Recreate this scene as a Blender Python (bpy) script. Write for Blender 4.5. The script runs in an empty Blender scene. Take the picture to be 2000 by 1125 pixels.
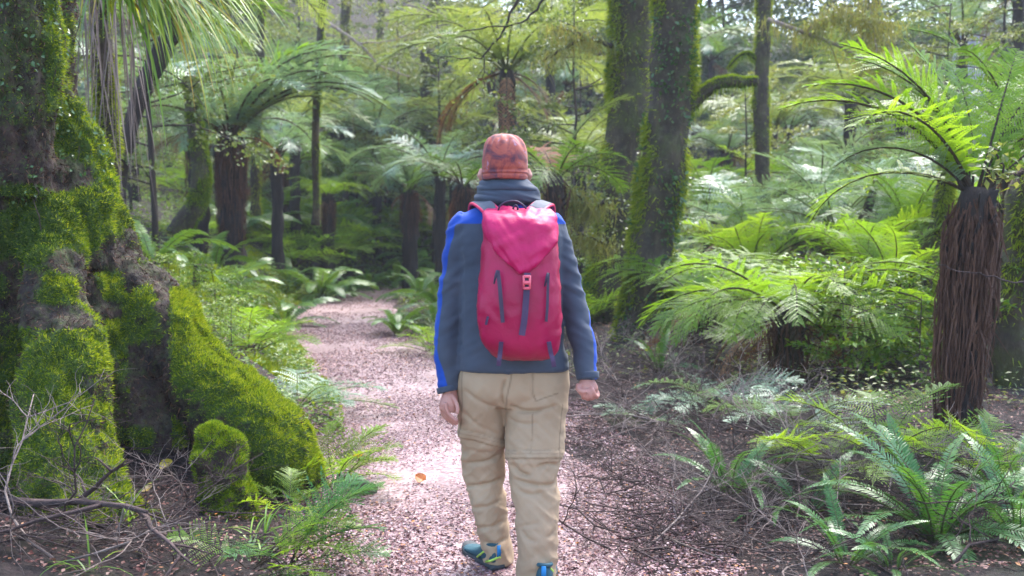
import bpy, bmesh, math, random
import numpy as np
from mathutils import Vector, Matrix, Euler

random.seed(7)
R = np.random.RandomState(11)
sc = bpy.context.scene
COL = sc.collection
rad = math.radians

# ------------------------------------------------------------------ camera, sky, sun, exposure
CAMZ = 1.41
PITCH = rad(3.3)
FPX = 1944.0
cam = bpy.data.cameras.new('camera')
cam.lens = 35.0
cam.sensor_width = 36.0
cam.clip_end = 400
cam.dof.use_dof = True
cam.dof.focus_distance = 4.0
cam.dof.aperture_fstop = 3.4
cam_o = bpy.data.objects.new('camera', cam)
cam_o.location = (0, 0, CAMZ)
cam_o.rotation_euler = (rad(90) - PITCH, 0, 0)
COL.objects.link(cam_o)
sc.camera = cam_o

SUN_EL, SUN_AZ = rad(57), rad(24)          # azimuth measured from +Y towards +X (the light comes down the path)
w = bpy.data.worlds.new('World')
sc.world = w
w.use_nodes = True
wn = w.node_tree
sky = wn.nodes.new('ShaderNodeTexSky')
sky.sky_type = 'NISHITA'
sky.sun_disc = False
sky.sun_elevation = SUN_EL
sky.sun_rotation = SUN_AZ
sky.dust_density = 2.0
wn.nodes['Background'].inputs['Strength'].default_value = 0.15
wn.links.new(sky.outputs[0], wn.nodes['Background'].inputs['Color'])
sd = bpy.data.lights.new('sun', 'SUN')
sd.energy = 1.5
sd.angle = rad(34)
sd.color = (1.0, 0.97, 0.93)
so = bpy.data.objects.new('sun', sd)
sdir = Vector((math.sin(SUN_AZ) * math.cos(SUN_EL), math.cos(SUN_AZ) * math.cos(SUN_EL), math.sin(SUN_EL)))
so.rotation_euler = sdir.to_track_quat('Z', 'Y').to_euler()
so.location = (0, 0, 30)
COL.objects.link(so)
sc.view_settings.view_transform = 'Standard'
sc.view_settings.look = 'None'
sc.view_settings.gamma = 1
sc.view_settings.exposure = 2.5
sc.cycles.use_denoising = True
sc.cycles.max_bounces = 7
sc.cycles.diffuse_bounces = 3
sc.cycles.transmission_bounces = 4
sc.cycles.volume_bounces = 0
sc.cycles.sample_clamp_indirect = 6

# ------------------------------------------------------------------ photo pixel -> world
SP, CP = math.sin(PITCH), math.cos(PITCH)
def P(px, py, Y):
    a = (px - 1000) / FPX
    b = (562.5 - py) / FPX
    dy = CP + b * SP
    dz = -SP + b * CP
    t = Y / dy
    return np.array((a * t, Y, CAMZ + dz * t))

# ------------------------------------------------------------------ numpy noise
def _h(i, j, k, s):
    n = (i * 374761393 + j * 668265263 + k * 2147483647 + s * 1274126177) & 0xFFFFFFFF
    n = ((n ^ (n >> 13)) * 1274126177) & 0xFFFFFFFF
    n = ((n ^ (n >> 16)) * 2246822519) & 0xFFFFFFFF
    return ((n ^ (n >> 15)) & 0xFFFF) / 32767.5 - 1.0
def vn(p, s=0):
    p = np.asarray(p, dtype=np.float64)
    f = np.floor(p)
    t = p - f
    t = t * t * t * (t * (t * 6 - 15) + 10)
    i, j, k = (f[:, a].astype(np.int64) for a in range(3))
    r = 0
    for a in (0, 1):
        wa = t[:, 0] if a else 1 - t[:, 0]
        for b in (0, 1):
            wb = t[:, 1] if b else 1 - t[:, 1]
            for c in (0, 1):
                wc = t[:, 2] if c else 1 - t[:, 2]
                r = r + wa * wb * wc * _h(i + a, j + b, k + c, s)
    return r
def fbm(p, o=4, s=0):
    p = np.asarray(p, dtype=np.float64)
    r = 0; a = 1.0; tot = 0
    for q in range(o):
        r = r + a * vn(p * (2.03 ** q) + q * 17.3, s + q)
        tot += a; a *= 0.5
    return r / tot

# ------------------------------------------------------------------ mesh collecting
class MB:
    def __init__(s):
        s.v = []; s.q = []; s.t = []; s.qm = []; s.tm = []; s.r = []; s.n = 0
    def add(s, v, q=None, t=None, m=0, r=None):
        v = np.asarray(v, dtype=np.float64).reshape(-1, 3)
        s.v.append(v)
        s.r.append(np.full(len(v), R.rand()) if r is None else np.broadcast_to(np.asarray(r, dtype=np.float64), (len(v),)))
        if q is not None and len(q):
            q = np.asarray(q, dtype=np.int64).reshape(-1, 4) + s.n
            s.q.append(q); s.qm.append(np.full(len(q), m))
        if t is not None and len(t):
            t = np.asarray(t, dtype=np.int64).reshape(-1, 3) + s.n
            s.t.append(t); s.tm.append(np.full(len(t), m))
        s.n += len(v)
    def merge(s, o, M=None, r=None):
        for v, rr in zip(o.v, o.r):
            vv = v if M is None else v @ M[:3, :3].T + M[:3, 3]
            s.v.append(vv); s.r.append(rr if r is None else np.clip(rr * .6 + r * .4, 0, 1))
        for q, m in zip(o.q, o.qm): s.q.append(q + s.n); s.qm.append(m)
        for q, m in zip(o.t, o.tm): s.t.append(q + s.n); s.tm.append(m)
        s.n += o.n
    def mesh(s, name, mats, smooth=True, attrs=None):
        me = bpy.data.meshes.new(name)
        if not s.n: return me
        v = np.concatenate(s.v)
        q = np.concatenate(s.q) if s.q else np.zeros((0, 4), int)
        t = np.concatenate(s.t) if s.t else np.zeros((0, 3), int)
        me.vertices.add(len(v))
        me.vertices.foreach_set('co', v.astype(np.float32).ravel())
        loops = np.concatenate([q.ravel(), t.ravel()])
        me.loops.add(len(loops))
        me.loops.foreach_set('vertex_index', loops.astype(np.int32))
        nq, nt = len(q), len(t)
        me.polygons.add(nq + nt)
        ls = np.concatenate([np.arange(nq) * 4, nq * 4 + np.arange(nt) * 3])
        me.polygons.foreach_set('loop_start', ls.astype(np.int32))
        mi = np.concatenate((s.qm if s.q else []) + (s.tm if s.t else [])) if (s.q or s.t) else []
        me.polygons.foreach_set('material_index', np.asarray(mi).astype(np.int32))
        me.polygons.foreach_set('use_smooth', np.full(nq + nt, smooth))
        for m in (mats if isinstance(mats, (list, tuple)) else [mats]): me.materials.append(m)
        a = me.attributes.new('rnd', 'FLOAT', 'POINT')
        a.data.foreach_set('value', np.concatenate(s.r).astype(np.float32))
        for k, val in (attrs or {}).items():
            a = me.attributes.new(k, 'FLOAT', 'POINT')
            a.data.foreach_set('value', np.asarray(val).astype(np.float32))
        me.update(calc_edges=True)
        me.validate()
        return me

def link(name, me, parent=None, loc=None):
    o = bpy.data.objects.new(name, me)
    COL.objects.link(o)
    if parent is not None: o.parent = parent
    if loc is not None: o.location = loc
    return o
def tag(o, label, cat, group=None, kind=None):
    if label: o['label'] = label
    if cat: o['category'] = cat
    if group: o['group'] = group
    if kind: o['kind'] = kind
    return o
def thing(name, label, cat, loc=(0, 0, 0), rz=0, group=None):
    o = link(name, None, None, tuple(float(q) for q in loc))
    o.rotation_euler = (0, 0, rz)
    return tag(o, label, cat, group)

def nrm(a):
    a = np.asarray(a, dtype=np.float64)
    return a / np.maximum(np.linalg.norm(a, axis=-1, keepdims=True), 1e-9)

def frames(pts):
    pts = np.asarray(pts, dtype=np.float64)
    t = np.gradient(pts, axis=0); t = nrm(t)
    up = np.array((0, 0, 1.0)) if abs(t[0][2]) < 0.9 else np.array((0, 1.0, 0))
    a = nrm(np.cross(up, t[0]))
    A = []
    for i in range(len(pts)):
        a = a - t[i] * np.dot(a, t[i]); a = a / (np.linalg.norm(a) + 1e-9); A.append(a)
    A = np.array(A); B = np.cross(t, A)
    return t, A, B
def resample(pts, rad_, n):
    pts = np.asarray(pts, dtype=np.float64); rad_ = np.asarray(rad_, dtype=np.float64)
    m = len(pts)
    u = np.linspace(0, m - 1, n)
    i = np.clip(np.floor(u).astype(int), 0, m - 2); t = (u - i)[:, None]
    pp = np.vstack([2 * pts[0] - pts[1], pts, 2 * pts[-1] - pts[-2]])
    p0, p1, p2, p3 = pp[i], pp[i + 1], pp[i + 2], pp[i + 3]
    out = .5 * ((2 * p1) + (-p0 + p2) * t + (2 * p0 - 5 * p1 + 4 * p2 - p3) * t ** 2 + (-p0 + 3 * p1 - 3 * p2 + p3) * t ** 3)
    if rad_.ndim == 1:
        r = np.interp(u, np.arange(m), rad_)
    else:
        r = np.stack([np.interp(u, np.arange(m), rad_[:, c]) for c in range(rad_.shape[1])], 1)
    return out, r
def tube(mb, pts, r, sides=6, m=0, cap=True, rnd=None, flat=None):
    """r: radius, or (n,2) half sizes along the frame axes"""
    pts = np.asarray(pts, dtype=np.float64); n = len(pts)
    t, A, B = frames(pts)
    r = np.broadcast_to(np.asarray(r, dtype=np.float64), (n,)) if np.ndim(r) < 2 else np.asarray(r)
    ra, rb = (r, r) if np.ndim(r) < 2 else (r[:, 0], r[:, 1])
    th = np.arange(sides) * 2 * math.pi / sides
    V = pts[:, None] + A[:, None] * (ra[:, None, None] * np.cos(th)[None, :, None]) + B[:, None] * (rb[:, None, None] * np.sin(th)[None, :, None])
    V = V.reshape(-1, 3)
    i = np.arange(n - 1)[:, None] * sides; j = np.arange(sides)[None]
    j2 = (j + 1) % sides
    Q = np.stack([i + j, i + j2, i + sides + j2, i + sides + j], -1).reshape(-1, 4)
    T = None
    if cap:
        V = np.vstack([V, pts[:1], pts[-1:]])
        c0, c1 = n * sides, n * sides + 1
        jj = np.arange(sides); jn = (jj + 1) % sides
        T = np.vstack([np.stack([np.full(sides, c0), jn, jj], 1), np.stack([np.full(sides, c1), (n - 1) * sides + jj, (n - 1) * sides + jn], 1)])
    mb.add(V, Q, T, m, rnd)
def loft(mb, rings, m=0, cap=True, rnd=None):
    """rings: (k, n, 3) closed rings"""
    rings = np.asarray(rings, dtype=np.float64); k, n, _ = rings.shape
    V = rings.reshape(-1, 3)
    i = np.arange(k - 1)[:, None] * n; j = np.arange(n)[None]; j2 = (j + 1) % n
    Q = np.stack([i + j, i + j2, i + n + j2, i + n + j], -1).reshape(-1, 4)
    T = None
    if cap:
        V = np.vstack([V, rings[0].mean(0), rings[-1].mean(0)])
        jj = np.arange(n); jn = (jj + 1) % n
        T = np.vstack([np.stack([np.full(n, k * n), jn, jj], 1), np.stack([np.full(n, k * n + 1), (k - 1) * n + jj, (k - 1) * n + jn], 1)])
    mb.add(V, Q, T, m, rnd)
def sup(cx, cy, z, a, b, e=2.0, n=40, tilt=0.0):
    """superellipse ring, horizontal (z rises by tilt*dy)"""
    th = np.arange(n) * 2 * math.pi / n
    c, s = np.cos(th), np.sin(th)
    x = a * np.sign(c) * np.abs(c) ** (2 / e); y = b * np.sign(s) * np.abs(s) ** (2 / e)
    return np.stack([cx + x, cy + y, z + tilt * y], 1)
def remesh(mb, voxel, smooth_it=3, name='tmp'):
    """voxel union of everything in mb -> (verts, quads)"""
    me = mb.mesh(name, [])
    o = link(name, me)
    md = o.modifiers.new('r', 'REMESH'); md.mode = 'VOXEL'; md.voxel_size = voxel; md.use_smooth_shade = True
    if smooth_it:
        ms = o.modifiers.new('s', 'SMOOTH'); ms.factor = .5; ms.iterations = smooth_it
    dg = bpy.context.evaluated_depsgraph_get()
    ev = o.evaluated_get(dg); em = ev.to_mesh()
    n = len(em.vertices)
    v = np.empty(n * 3, np.float32); em.vertices.foreach_get('co', v)
    q = []; t = []
    ls = np.empty(len(em.loops), np.int32); em.loops.foreach_get('vertex_index', ls)
    st = np.empty(len(em.polygons), np.int32); em.polygons.foreach_get('loop_start', st)
    ct = np.empty(len(em.polygons), np.int32); em.polygons.foreach_get('loop_total', ct)
    q = ls[st[ct == 4][:, None] + np.arange(4)] if (ct == 4).any() else np.zeros((0, 4), int)
    t = ls[st[ct == 3][:, None] + np.arange(3)] if (ct == 3).any() else np.zeros((0, 3), int)
    v = v.reshape(-1, 3).astype(np.float64)
    ev.to_mesh_clear()
    bpy.data.objects.remove(o); bpy.data.meshes.remove(me)
    return v, q, t
def vnormals(v, q, t=None):
    N = np.zeros_like(v)
    if len(q):
        n = np.cross(v[q[:, 2]] - v[q[:, 0]], v[q[:, 3]] - v[q[:, 1]])
        for c in range(4): np.add.at(N, q[:, c], n)
    if t is not None and len(t):
        n = np.cross(v[t[:, 1]] - v[t[:, 0]], v[t[:, 2]] - v[t[:, 0]])
        for c in range(3): np.add.at(N, t[:, c], n)
    return nrm(N)
def plain(name, mats, v, q, t=None, parent=None, attrs=None, smooth=True, loc=None):
    mb = MB(); mb.add(v, q, t, 0, 0.5)
    return link(name, mb.mesh(name, mats, smooth, attrs), parent, loc)

def leaf_quads(mb, p, d, n, L, W, m=0, rnd=None, cup=0.15, at=.45):
    """diamond leaves: base p, direction d, face normal n, length L, width W (arrays)"""
    p = np.asarray(p); k = len(p)
    d = nrm(d); side = nrm(np.cross(d, n)); n = np.cross(side, d)
    L = np.broadcast_to(L, (k,))[:, None]; W = np.broadcast_to(W, (k,))[:, None]
    a = p; c = p + d * L
    mid = p + d * L * at
    b = mid + side * W * .5 + n * W * cup; e = mid - side * W * .5 + n * W * cup
    V = np.stack([a, b, c, e], 1).reshape(-1, 3)
    Q = np.arange(k * 4).reshape(-1, 4)
    rr = R.rand(k) if rnd is None else np.broadcast_to(rnd, (k,))
    mb.add(V, Q, None, m, np.repeat(rr, 4))
def blades(mb, p, d, L, W, m=0, rnd=None, droop=0.0):
    """thin triangular blades (moss, grass bits)"""
    k = len(p); d = nrm(d)
    s = nrm(np.cross(d, R.randn(k, 3)))
    L = np.broadcast_to(L, (k,))[:, None]; W = np.broadcast_to(W, (k,))[:, None]
    tip = p + d * L; tip[:, 2] -= droop * L[:, 0]
    V = np.stack([p - s * W * .5, p + s * W * .5, tip], 1).reshape(-1, 3)
    rr = R.rand(k) if rnd is None else rnd
    mb.add(V, None, np.arange(k * 3).reshape(-1, 3), m, np.repeat(rr, 3))
def strap_leaf(mb, p0, d0, L, W, bend, n=8, m=0, rnd=None, twist=0.0):
    """one long strap / grass blade that arches under its own weight"""
    p = np.array(p0, float); d = nrm(np.array(d0, float)); pts = [p.copy()]
    for i in range(n):
        d = d + np.array((0, 0, -bend / n)) ; d = nrm(d); p = p + d * L / n; pts.append(p.copy())
    pts = np.array(pts); t = nrm(np.gradient(pts, axis=0))
    ref = np.cross(d0, (0, 0, 1.0)); ref = ref + 1e-3 * np.ones(3)
    s = nrm(np.cross(t, np.cross(ref, t))); 
    if twist: s = nrm(s + twist * np.cross(t, s))
    u = np.linspace(0, 1, n + 1); wd = W * .5 * np.minimum(1, (1 - u) * 2.2 + .03) * (0.7 + .3 * np.minimum(1, u * 5))
    V = np.stack([pts - s * wd[:, None], pts + s * wd[:, None]], 1).reshape(-1, 3)
    i = np.arange(n) * 2
    mb.add(V, np.stack([i, i + 1, i + 3, i + 2], 1), None, m, rnd)

def surf_samples(v, q, k, wfun=None, t=None):
    """k random points on quads, with normals; wfun(centres, normals)->weight"""
    c = v[q].mean(1); n = np.cross(v[q[:, 2]] - v[q[:, 0]], v[q[:, 3]] - v[q[:, 1]])
    ar = np.linalg.norm(n, axis=1) * .5; n = nrm(n)
    wgt = ar if wfun is None else ar * wfun(c, n)
    wgt = np.maximum(wgt, 0); cum = np.cumsum(wgt)
    i = np.searchsorted(cum, R.rand(k) * cum[-1]); i = np.clip(i, 0, len(q) - 1)
    a, b = R.rand(k, 1), R.rand(k, 1)
    V = v[q[i]]
    p = (V[:, 0] * (1 - a) + V[:, 1] * a) * (1 - b) + (V[:, 3] * (1 - a) + V[:, 2] * a) * b
    return p, n[i], i

# ------------------------------------------------------------------ materials
def mat(name):
    m = bpy.data.materials.new(name); m.use_nodes = True
    nt = m.node_tree; b = nt.nodes['Principled BSDF']
    return m, nt, b
def node(nt, typ, **kw):
    n = nt.nodes.new(typ)
    for k, v in kw.items():
        if k in n.inputs: n.inputs[k].default_value = v
        else: setattr(n, k, v)
    return n
def ramp(nt, fac, stops):
    r = nt.nodes.new('ShaderNodeValToRGB')
    e = r.color_ramp.elements
    while len(e) < len(stops): e.new(0.5)
    for el, (p, c) in zip(e, stops):
        el.position = p; el.color = (*c, 1)
    nt.links.new(fac, r.inputs[0])
    return r.outputs[0]
def noise_fac(nt, scale, detail=4, rough=.6, coord='Object', dist=0.0, vec=None):
    n = nt.nodes.new('ShaderNodeTexNoise')
    n.inputs['Scale'].default_value = scale; n.inputs['Detail'].default_value = detail
    n.inputs['Roughness'].default_value = rough; n.inputs['Distortion'].default_value = dist
    if vec is None:
        tc = nt.nodes.new('ShaderNodeTexCoord'); vec = tc.outputs[coord]
    nt.links.new(vec, n.inputs['Vector'])
    return n.outputs['Fac']
def scaled(nt, sx, sy, sz, coord='Object'):
    tc = nt.nodes.new('ShaderNodeTexCoord'); mp = nt.nodes.new('ShaderNodeMapping')
    mp.inputs['Scale'].default_value = (sx, sy, sz)
    nt.links.new(tc.outputs[coord], mp.inputs['Vector']); return mp.outputs['Vector']
def mixc(nt, fac, a, b, mode='MIX'):
    x = nt.nodes.new('ShaderNodeMix'); x.data_type = 'RGBA'; x.blend_type = mode
    for s, val in ((0, fac), (6, a), (7, b)):
        if hasattr(val, 'links') or isinstance(val, bpy.types.NodeSocket): nt.links.new(val, x.inputs[s])
        else: x.inputs[s].default_value = val if s == 0 else (*val, 1)
    return x.outputs[2]
def math_(nt, op, a, b=0.0, clamp=False):
    x = nt.nodes.new('ShaderNodeMath'); x.operation = op; x.use_clamp = clamp
    for s, val in ((0, a), (1, b)):
        if isinstance(val, bpy.types.NodeSocket): nt.links.new(val, x.inputs[s])
        else: x.inputs[s].default_value = val
    return x.outputs[0]
def bump(nt, b, h, strength=.5, dist=.01):
    x = nt.nodes.new('ShaderNodeBump'); x.inputs['Strength'].default_value = strength; x.inputs['Distance'].default_value = dist
    nt.links.new(h, x.inputs['Height']); nt.links.new(x.outputs[0], b.inputs['Normal'])
def attr(nt, name='rnd'):
    a = nt.nodes.new('ShaderNodeAttribute'); a.attribute_name = name; return a.outputs['Fac']
def leaf_mat(name, stops, transl=.35, rough=.4, tcol=(1.25, 1.15, .5), objw=.45, spec=.5):
    m, nt, b = mat(name)
    oi = nt.nodes.new('ShaderNodeObjectInfo')
    f = math_(nt, 'ADD', math_(nt, 'MULTIPLY', attr(nt), 1 - objw), math_(nt, 'MULTIPLY', oi.outputs['Random'], objw))
    c = ramp(nt, f, stops)
    nt.links.new(c, b.inputs['Base Color'])
    b.inputs['Roughness'].default_value = rough
    b.inputs['Specular IOR Level'].default_value = spec
    tr = nt.nodes.new('ShaderNodeBsdfTranslucent')
    nt.links.new(mixc(nt, 1.0, c, tcol, 'MULTIPLY'), tr.inputs['Color'])
    mx = nt.nodes.new('ShaderNodeMixShader'); mx.inputs[0].default_value = transl
    nt.links.new(b.outputs[0], mx.inputs[1]); nt.links.new(tr.outputs[0], mx.inputs[2])
    nt.links.new(mx.outputs[0], nt.nodes['Material Output'].inputs['Surface'])
    return m
def bark_mat(name, stops, scale=6, stretch=.25, rough=.85, bstr=1.0, bdist=.035, moss=None, mossf=(.45, .6)):
    m, nt, b = mat(name)
    v = scaled(nt, 1, 1, stretch)
    f = noise_fac(nt, scale, 6, .65, vec=v, dist=.6)
    c = ramp(nt, f, stops)
    if moss:
        g = noise_fac(nt, 2.3, 5, .7)
        c = mixc(nt, ramp(nt, g, [(mossf[0], (0, 0, 0)), (mossf[1], (1, 1, 1))]), c, moss)
    if moss: c = mixc(nt, ramp(nt, noise_fac(nt, 11, 6, .75), [(.52, (0, 0, 0)), (.66, (.45, .45, .45))]), c, (.14, .135, .075))
    nt.links.new(c, b.inputs['Base Color']); b.inputs['Roughness'].default_value = rough
    h = noise_fac(nt, scale * 3, 6, .7, vec=v)
    bump(nt, b, h, bstr, bdist)
    return m

M = {}
M['tf_leaf'] = leaf_mat('tree_fern_green', [(0, (.055, .13, .018)), (.5, (.10, .20, .025)), (1, (.17, .27, .035))], .42)
M['tf_bright'] = leaf_mat('fern_bright_green', [(0, (.10, .22, .02)), (.5, (.18, .32, .03)), (1, (.28, .40, .035))], .6)
M['tf_blue'] = leaf_mat('fern_blue_green', [(0, (.10, .20, .12)), (.5, (.17, .28, .18)), (1, (.25, .36, .25))], .35, .33)
M['tf_olive'] = leaf_mat('fern_olive', [(0, (.12, .19, .06)), (.5, (.20, .27, .085)), (1, (.31, .35, .12))], .45)
M['sword'] = leaf_mat('sword_fern_green', [(0, (.035, .12, .03)), (.5, (.06, .17, .04)), (1, (.12, .24, .04))], .35, .3)
M['crownf'] = leaf_mat('crown_fern_green', [(0, (.05, .13, .025)), (.5, (.09, .19, .035)), (1, (.16, .27, .04))], .35, .32)
M['dead'] = leaf_mat('dead_frond_brown', [(0, (.10, .04, .02)), (.5, (.20, .085, .035)), (1, (.32, .16, .08))], .25, .6, (1.1, .9, .7))
M['rust'] = leaf_mat('rust_frond', [(0, (.30, .09, .035)), (1, (.45, .16, .07))], .3, .6, (1.1, .9, .7))
M['beech'] = leaf_mat('small_leaf_green', [(0, (.08, .13, .04)), (.5, (.16, .20, .07)), (1, (.27, .29, .11))], .4, .4)
M['beech_far'] = leaf_mat('far_leaf_green', [(0, (.06, .10, .05)), (.5, (.10, .15, .08)), (1, (.17, .21, .10))], .35, .45)
M['lichen'] = leaf_mat('hanging_lichen', [(0, (.15, .16, .04)), (1, (.33, .31, .10))], .4, .7)
M['moss'] = leaf_mat('moss_green', [(0, (.05, .12, .008)), (.5, (.15, .24, .012)), (1, (.32, .38, .02))], .35, .6, (1.2, 1.15, .5), 0, .2)
M['moss_dark_shade'] = leaf_mat('moss_dark_shade', [(0, (.02, .05, .008)), (.6, (.05, .10, .012)), (1, (.10, .15, .02))], .3, .6, (1.2, 1.15, .5), 0, .2)
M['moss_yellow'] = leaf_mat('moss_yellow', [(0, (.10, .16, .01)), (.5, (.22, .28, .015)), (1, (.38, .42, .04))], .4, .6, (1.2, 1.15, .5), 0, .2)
M['grass'] = leaf_mat('strap_leaf_green', [(0, (.08, .20, .03)), (.5, (.20, .33, .03)), (.85, (.36, .42, .04)), (1, (.45, .30, .06))], .45, .35, objw=0)
M['strand'] = leaf_mat('dead_strand', [(0, (.10, .075, .075)), (1, (.26, .20, .18))], .2, .7, (1, 1, 1), 0)
M['herb'] = leaf_mat('herb_green', [(0, (.05, .13, .02)), (.5, (.11, .21, .025)), (1, (.28, .34, .03))], .4, .4)
M['litter'] = leaf_mat('leaf_litter', [(0, (.04, .012, .016)), (.25, (.11, .034, .042)), (.5, (.21, .098, .112)), (.78, (.30, .19, .21)), (.94, (.40, .30, .325)), (1, (.5, .2, .04))], .1, .5, (1, .9, .8), 0, .4)
M['litter_dark'] = leaf_mat('damp_leaf_litter', [(0, (.03, .010, .010)), (.4, (.09, .028, .024)), (.75, (.18, .07, .055)), (.95, (.28, .15, .12)), (1, (.45, .18, .04))], .1, .45, (1, .9, .8), 0, .3)
M['stalk'] = bark_mat('frond_stalk', [(.3, (.03, .018, .01)), (.7, (.07, .045, .02))], 12, 1)
M['stalk_green'] = bark_mat('green_stalk', [(.3, (.06, .08, .02)), (.7, (.12, .12, .03))], 12, 1)
M['bark_dark'] = bark_mat('dark_bark', [(.3, (.016, .011, .008)), (.55, (.045, .030, .021)), (.75, (.10, .068, .045))], 5, .25)
M['bark_brown'] = bark_mat('brown_bark', [(.3, (.03, .018, .013)), (.55, (.085, .05, .035)), (.75, (.17, .11, .08))], 7, .5, moss=(.07, .09, .012), mossf=(.5, .62))
M['bark_mossy'] = bark_mat('mossy_bark', [(.3, (.017, .011, .006)), (.55, (.052, .034, .019)), (.75, (.125, .085, .045))], 6, .4, moss=(.06, .065, .012), mossf=(.5, .66))
M['bark_pale'] = bark_mat('lichen_white_bark', [(.3, (.20, .18, .20)), (.55, (.36, .34, .38)), (.75, (.5, .49, .52))], 4, .5)
M['fern_trunk'] = bark_mat('tree_fern_trunk', [(.3, (.012, .008, .007)), (.6, (.035, .022, .017)), (.8, (.07, .045, .032))], 14, .15, bdist=.03)
M['skirt'] = bark_mat('hanging_stalks', [(.25, (.03, .013, .008)), (.5, (.11, .047, .026)), (.7, (.20, .095, .055)), (.85, (.34, .21, .14))], 22, .05)
M['twig'] = bark_mat('dead_twig', [(.3, (.035, .019, .017)), (.6, (.085, .050, .045)), (.8, (.20, .135, .125))], 10, 1)
M['twig_pale'] = bark_mat('pale_twig', [(.3, (.16, .11, .10)), (.6, (.30, .23, .20)), (.8, (.42, .34, .30))], 10, 1)
M['log'] = bark_mat('grey_log', [(.3, (.07, .05, .045)), (.6, (.17, .13, .11)), (.8, (.30, .25, .22))], 14, .5)
# ------------------------------------------------------------------ terrain
PY = np.array([-3, 2, 4.2, 5.5, 7.8, 11, 14.4, 18.3, 21.9, 23.8, 27, 32, 40])
PL = np.array([-.7, -.7, -.72, -.9, -1.45, -2.4, -3.5, -4.1, -4.3, -3.95, -2.6, 1.0, 8.0])
PR = np.array([.55, .5, .48, .42, .15, -.9, -1.75, -2.16, -2.35, -2.2, -1.0, 2.8, 10.0])
SLY = np.array([0, 4.5, 6, 8, 10, 20, 40]); SLV = np.array([.1, .1, .2, .65, .75, .8, .5])
def edges(y):
    return np.interp(y, PY, PL), np.interp(y, PY, PR)
def H(x, y):
    x = np.asarray(x, float); y = np.asarray(y, float)
    l, r = edges(y)
    sl = np.maximum(0, l - x - .12); sr = np.maximum(0, x - r - .2)
    k = np.interp(y, SLY, SLV)
    z = k * 2.5 * (1 - np.exp(-sl / 2.5)) + .15 * sl * np.clip(y / 10, 0, 1)
    z = z + .05 * sr + .05 * np.minimum(sr, 1.5)
    off = np.clip((sl + sr) / .8, 0, 1)
    q = np.stack([x * .9, y * .9, np.zeros_like(x)], -1).reshape(-1, 3)
    z = z + off * (.10 * fbm(q, 3, 5).reshape(x.shape) + .03 * fbm(q * 5, 2, 9).reshape(x.shape))
    z = z + .36 * np.exp(-((x + 1.95) / .42) ** 2 - ((y - 5.5) / .5) ** 2)        # litter banked up between the roots of the big tree
    hill = np.maximum(0, y - 27)
    z = z + hill * .10 + .006 * hill ** 2 * (hill < 40) + (hill >= 40) * (.006 * 1600 + .09 * (hill - 40))
    return z
def h1(x, y): return float(H(np.array([x]), np.array([y]))[0])
def G(px, py):
    """where the ray of a photo pixel meets the ground"""
    Y = np.linspace(2.5, 60, 2400)
    a = np.array([P(px, py, q) for q in Y])
    d = a[:, 2] - H(a[:, 0], a[:, 1])
    i = int(np.argmax(d < 0)) if (d < 0).any() else len(Y) - 1
    return np.array((a[i, 0], a[i, 1], h1(a[i, 0], a[i, 1])))
def at(px, Y):
    """foot point on the ground under a pixel column at distance Y"""
    x = (px - 1000) / FPX * Y / CP
    return np.array((x, Y, h1(x, Y)))

def sheet(name, xs, ys, fz, mats):
    X, Y = np.meshgrid(xs, ys); Z = fz(X, Y)
    v = np.stack([X, Y, Z], -1).reshape(-1, 3); nx = len(xs)
    i = np.arange(len(ys) - 1)[:, None] * nx + np.arange(nx - 1)[None]
    q = np.stack([i, i + 1, i + nx + 1, i + nx], -1).reshape(-1, 4)
    return plain(name, mats, v, q)
m, nt, b = mat('forest_soil')
f = noise_fac(nt, 9, 7, .75); g = noise_fac(nt, .8, 4, .6)
c = ramp(nt, f, [(.3, (.008, .0045, .004)), (.5, (.022, .012, .010)), (.62, (.05, .027, .024)), (.8, (.11, .06, .05))])
c = mixc(nt, ramp(nt, g, [(.56, (0, 0, 0)), (.7, (.6, .6, .6))]), c, (.055, .075, .012))
nt.links.new(c, b.inputs['Base Color']); b.inputs['Roughness'].default_value = .9
bump(nt, b, noise_fac(nt, 40, 6, .8), 1, .03)
M['soil'] = m
m, nt, b = mat('leaf_strewn_path')
vo = nt.nodes.new('ShaderNodeTexVoronoi'); vo.inputs['Scale'].default_value = 55
vo2 = nt.nodes.new('ShaderNodeTexVoronoi'); vo2.inputs['Scale'].default_value = 31
tc = nt.nodes.new('ShaderNodeTexCoord')
for v_ in (vo, vo2): nt.links.new(tc.outputs['Object'], v_.inputs['Vector'])
sep = nt.nodes.new('ShaderNodeSeparateColor'); nt.links.new(vo.outputs['Color'], sep.inputs[0])
c = ramp(nt, sep.outputs[0], [(0, (.10, .04, .045)), (.35, (.20, .10, .105)), (.6, (.31, .20, .205)), (.85, (.40, .30, .31)), (1, (.32, .17, .15))])
sep2 = nt.nodes.new('ShaderNodeSeparateColor'); nt.links.new(vo2.outputs['Color'], sep2.inputs[0])
c = mixc(nt, math_(nt, 'MULTIPLY', sep2.outputs[1], .35), c, (.45, .34, .33))
c = mixc(nt, 1.0, c, ramp(nt, noise_fac(nt, 1.1, 5, .65), [(.32, (.5, .44, .44)), (.55, (1, 1, 1))]), 'MULTIPLY')
nt.links.new(c, b.inputs['Base Color']); b.inputs['Roughness'].default_value = .5
bump(nt, b, sep.outputs[2], .8, .012)
M['path'] = m
xs = np.concatenate([np.linspace(-60, -14, 16)[:-1], np.linspace(-14, -4, 41)[:-1], np.linspace(-4, 4, 100)[:-1], np.linspace(4, 16, 41)[:-1], np.linspace(16, 60, 16)])
ys = np.concatenate([np.linspace(-6, 3, 16)[:-1], np.linspace(3, 13, 121)[:-1], np.linspace(13, 30, 80)[:-1], np.linspace(30, 110, 60)])
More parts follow.
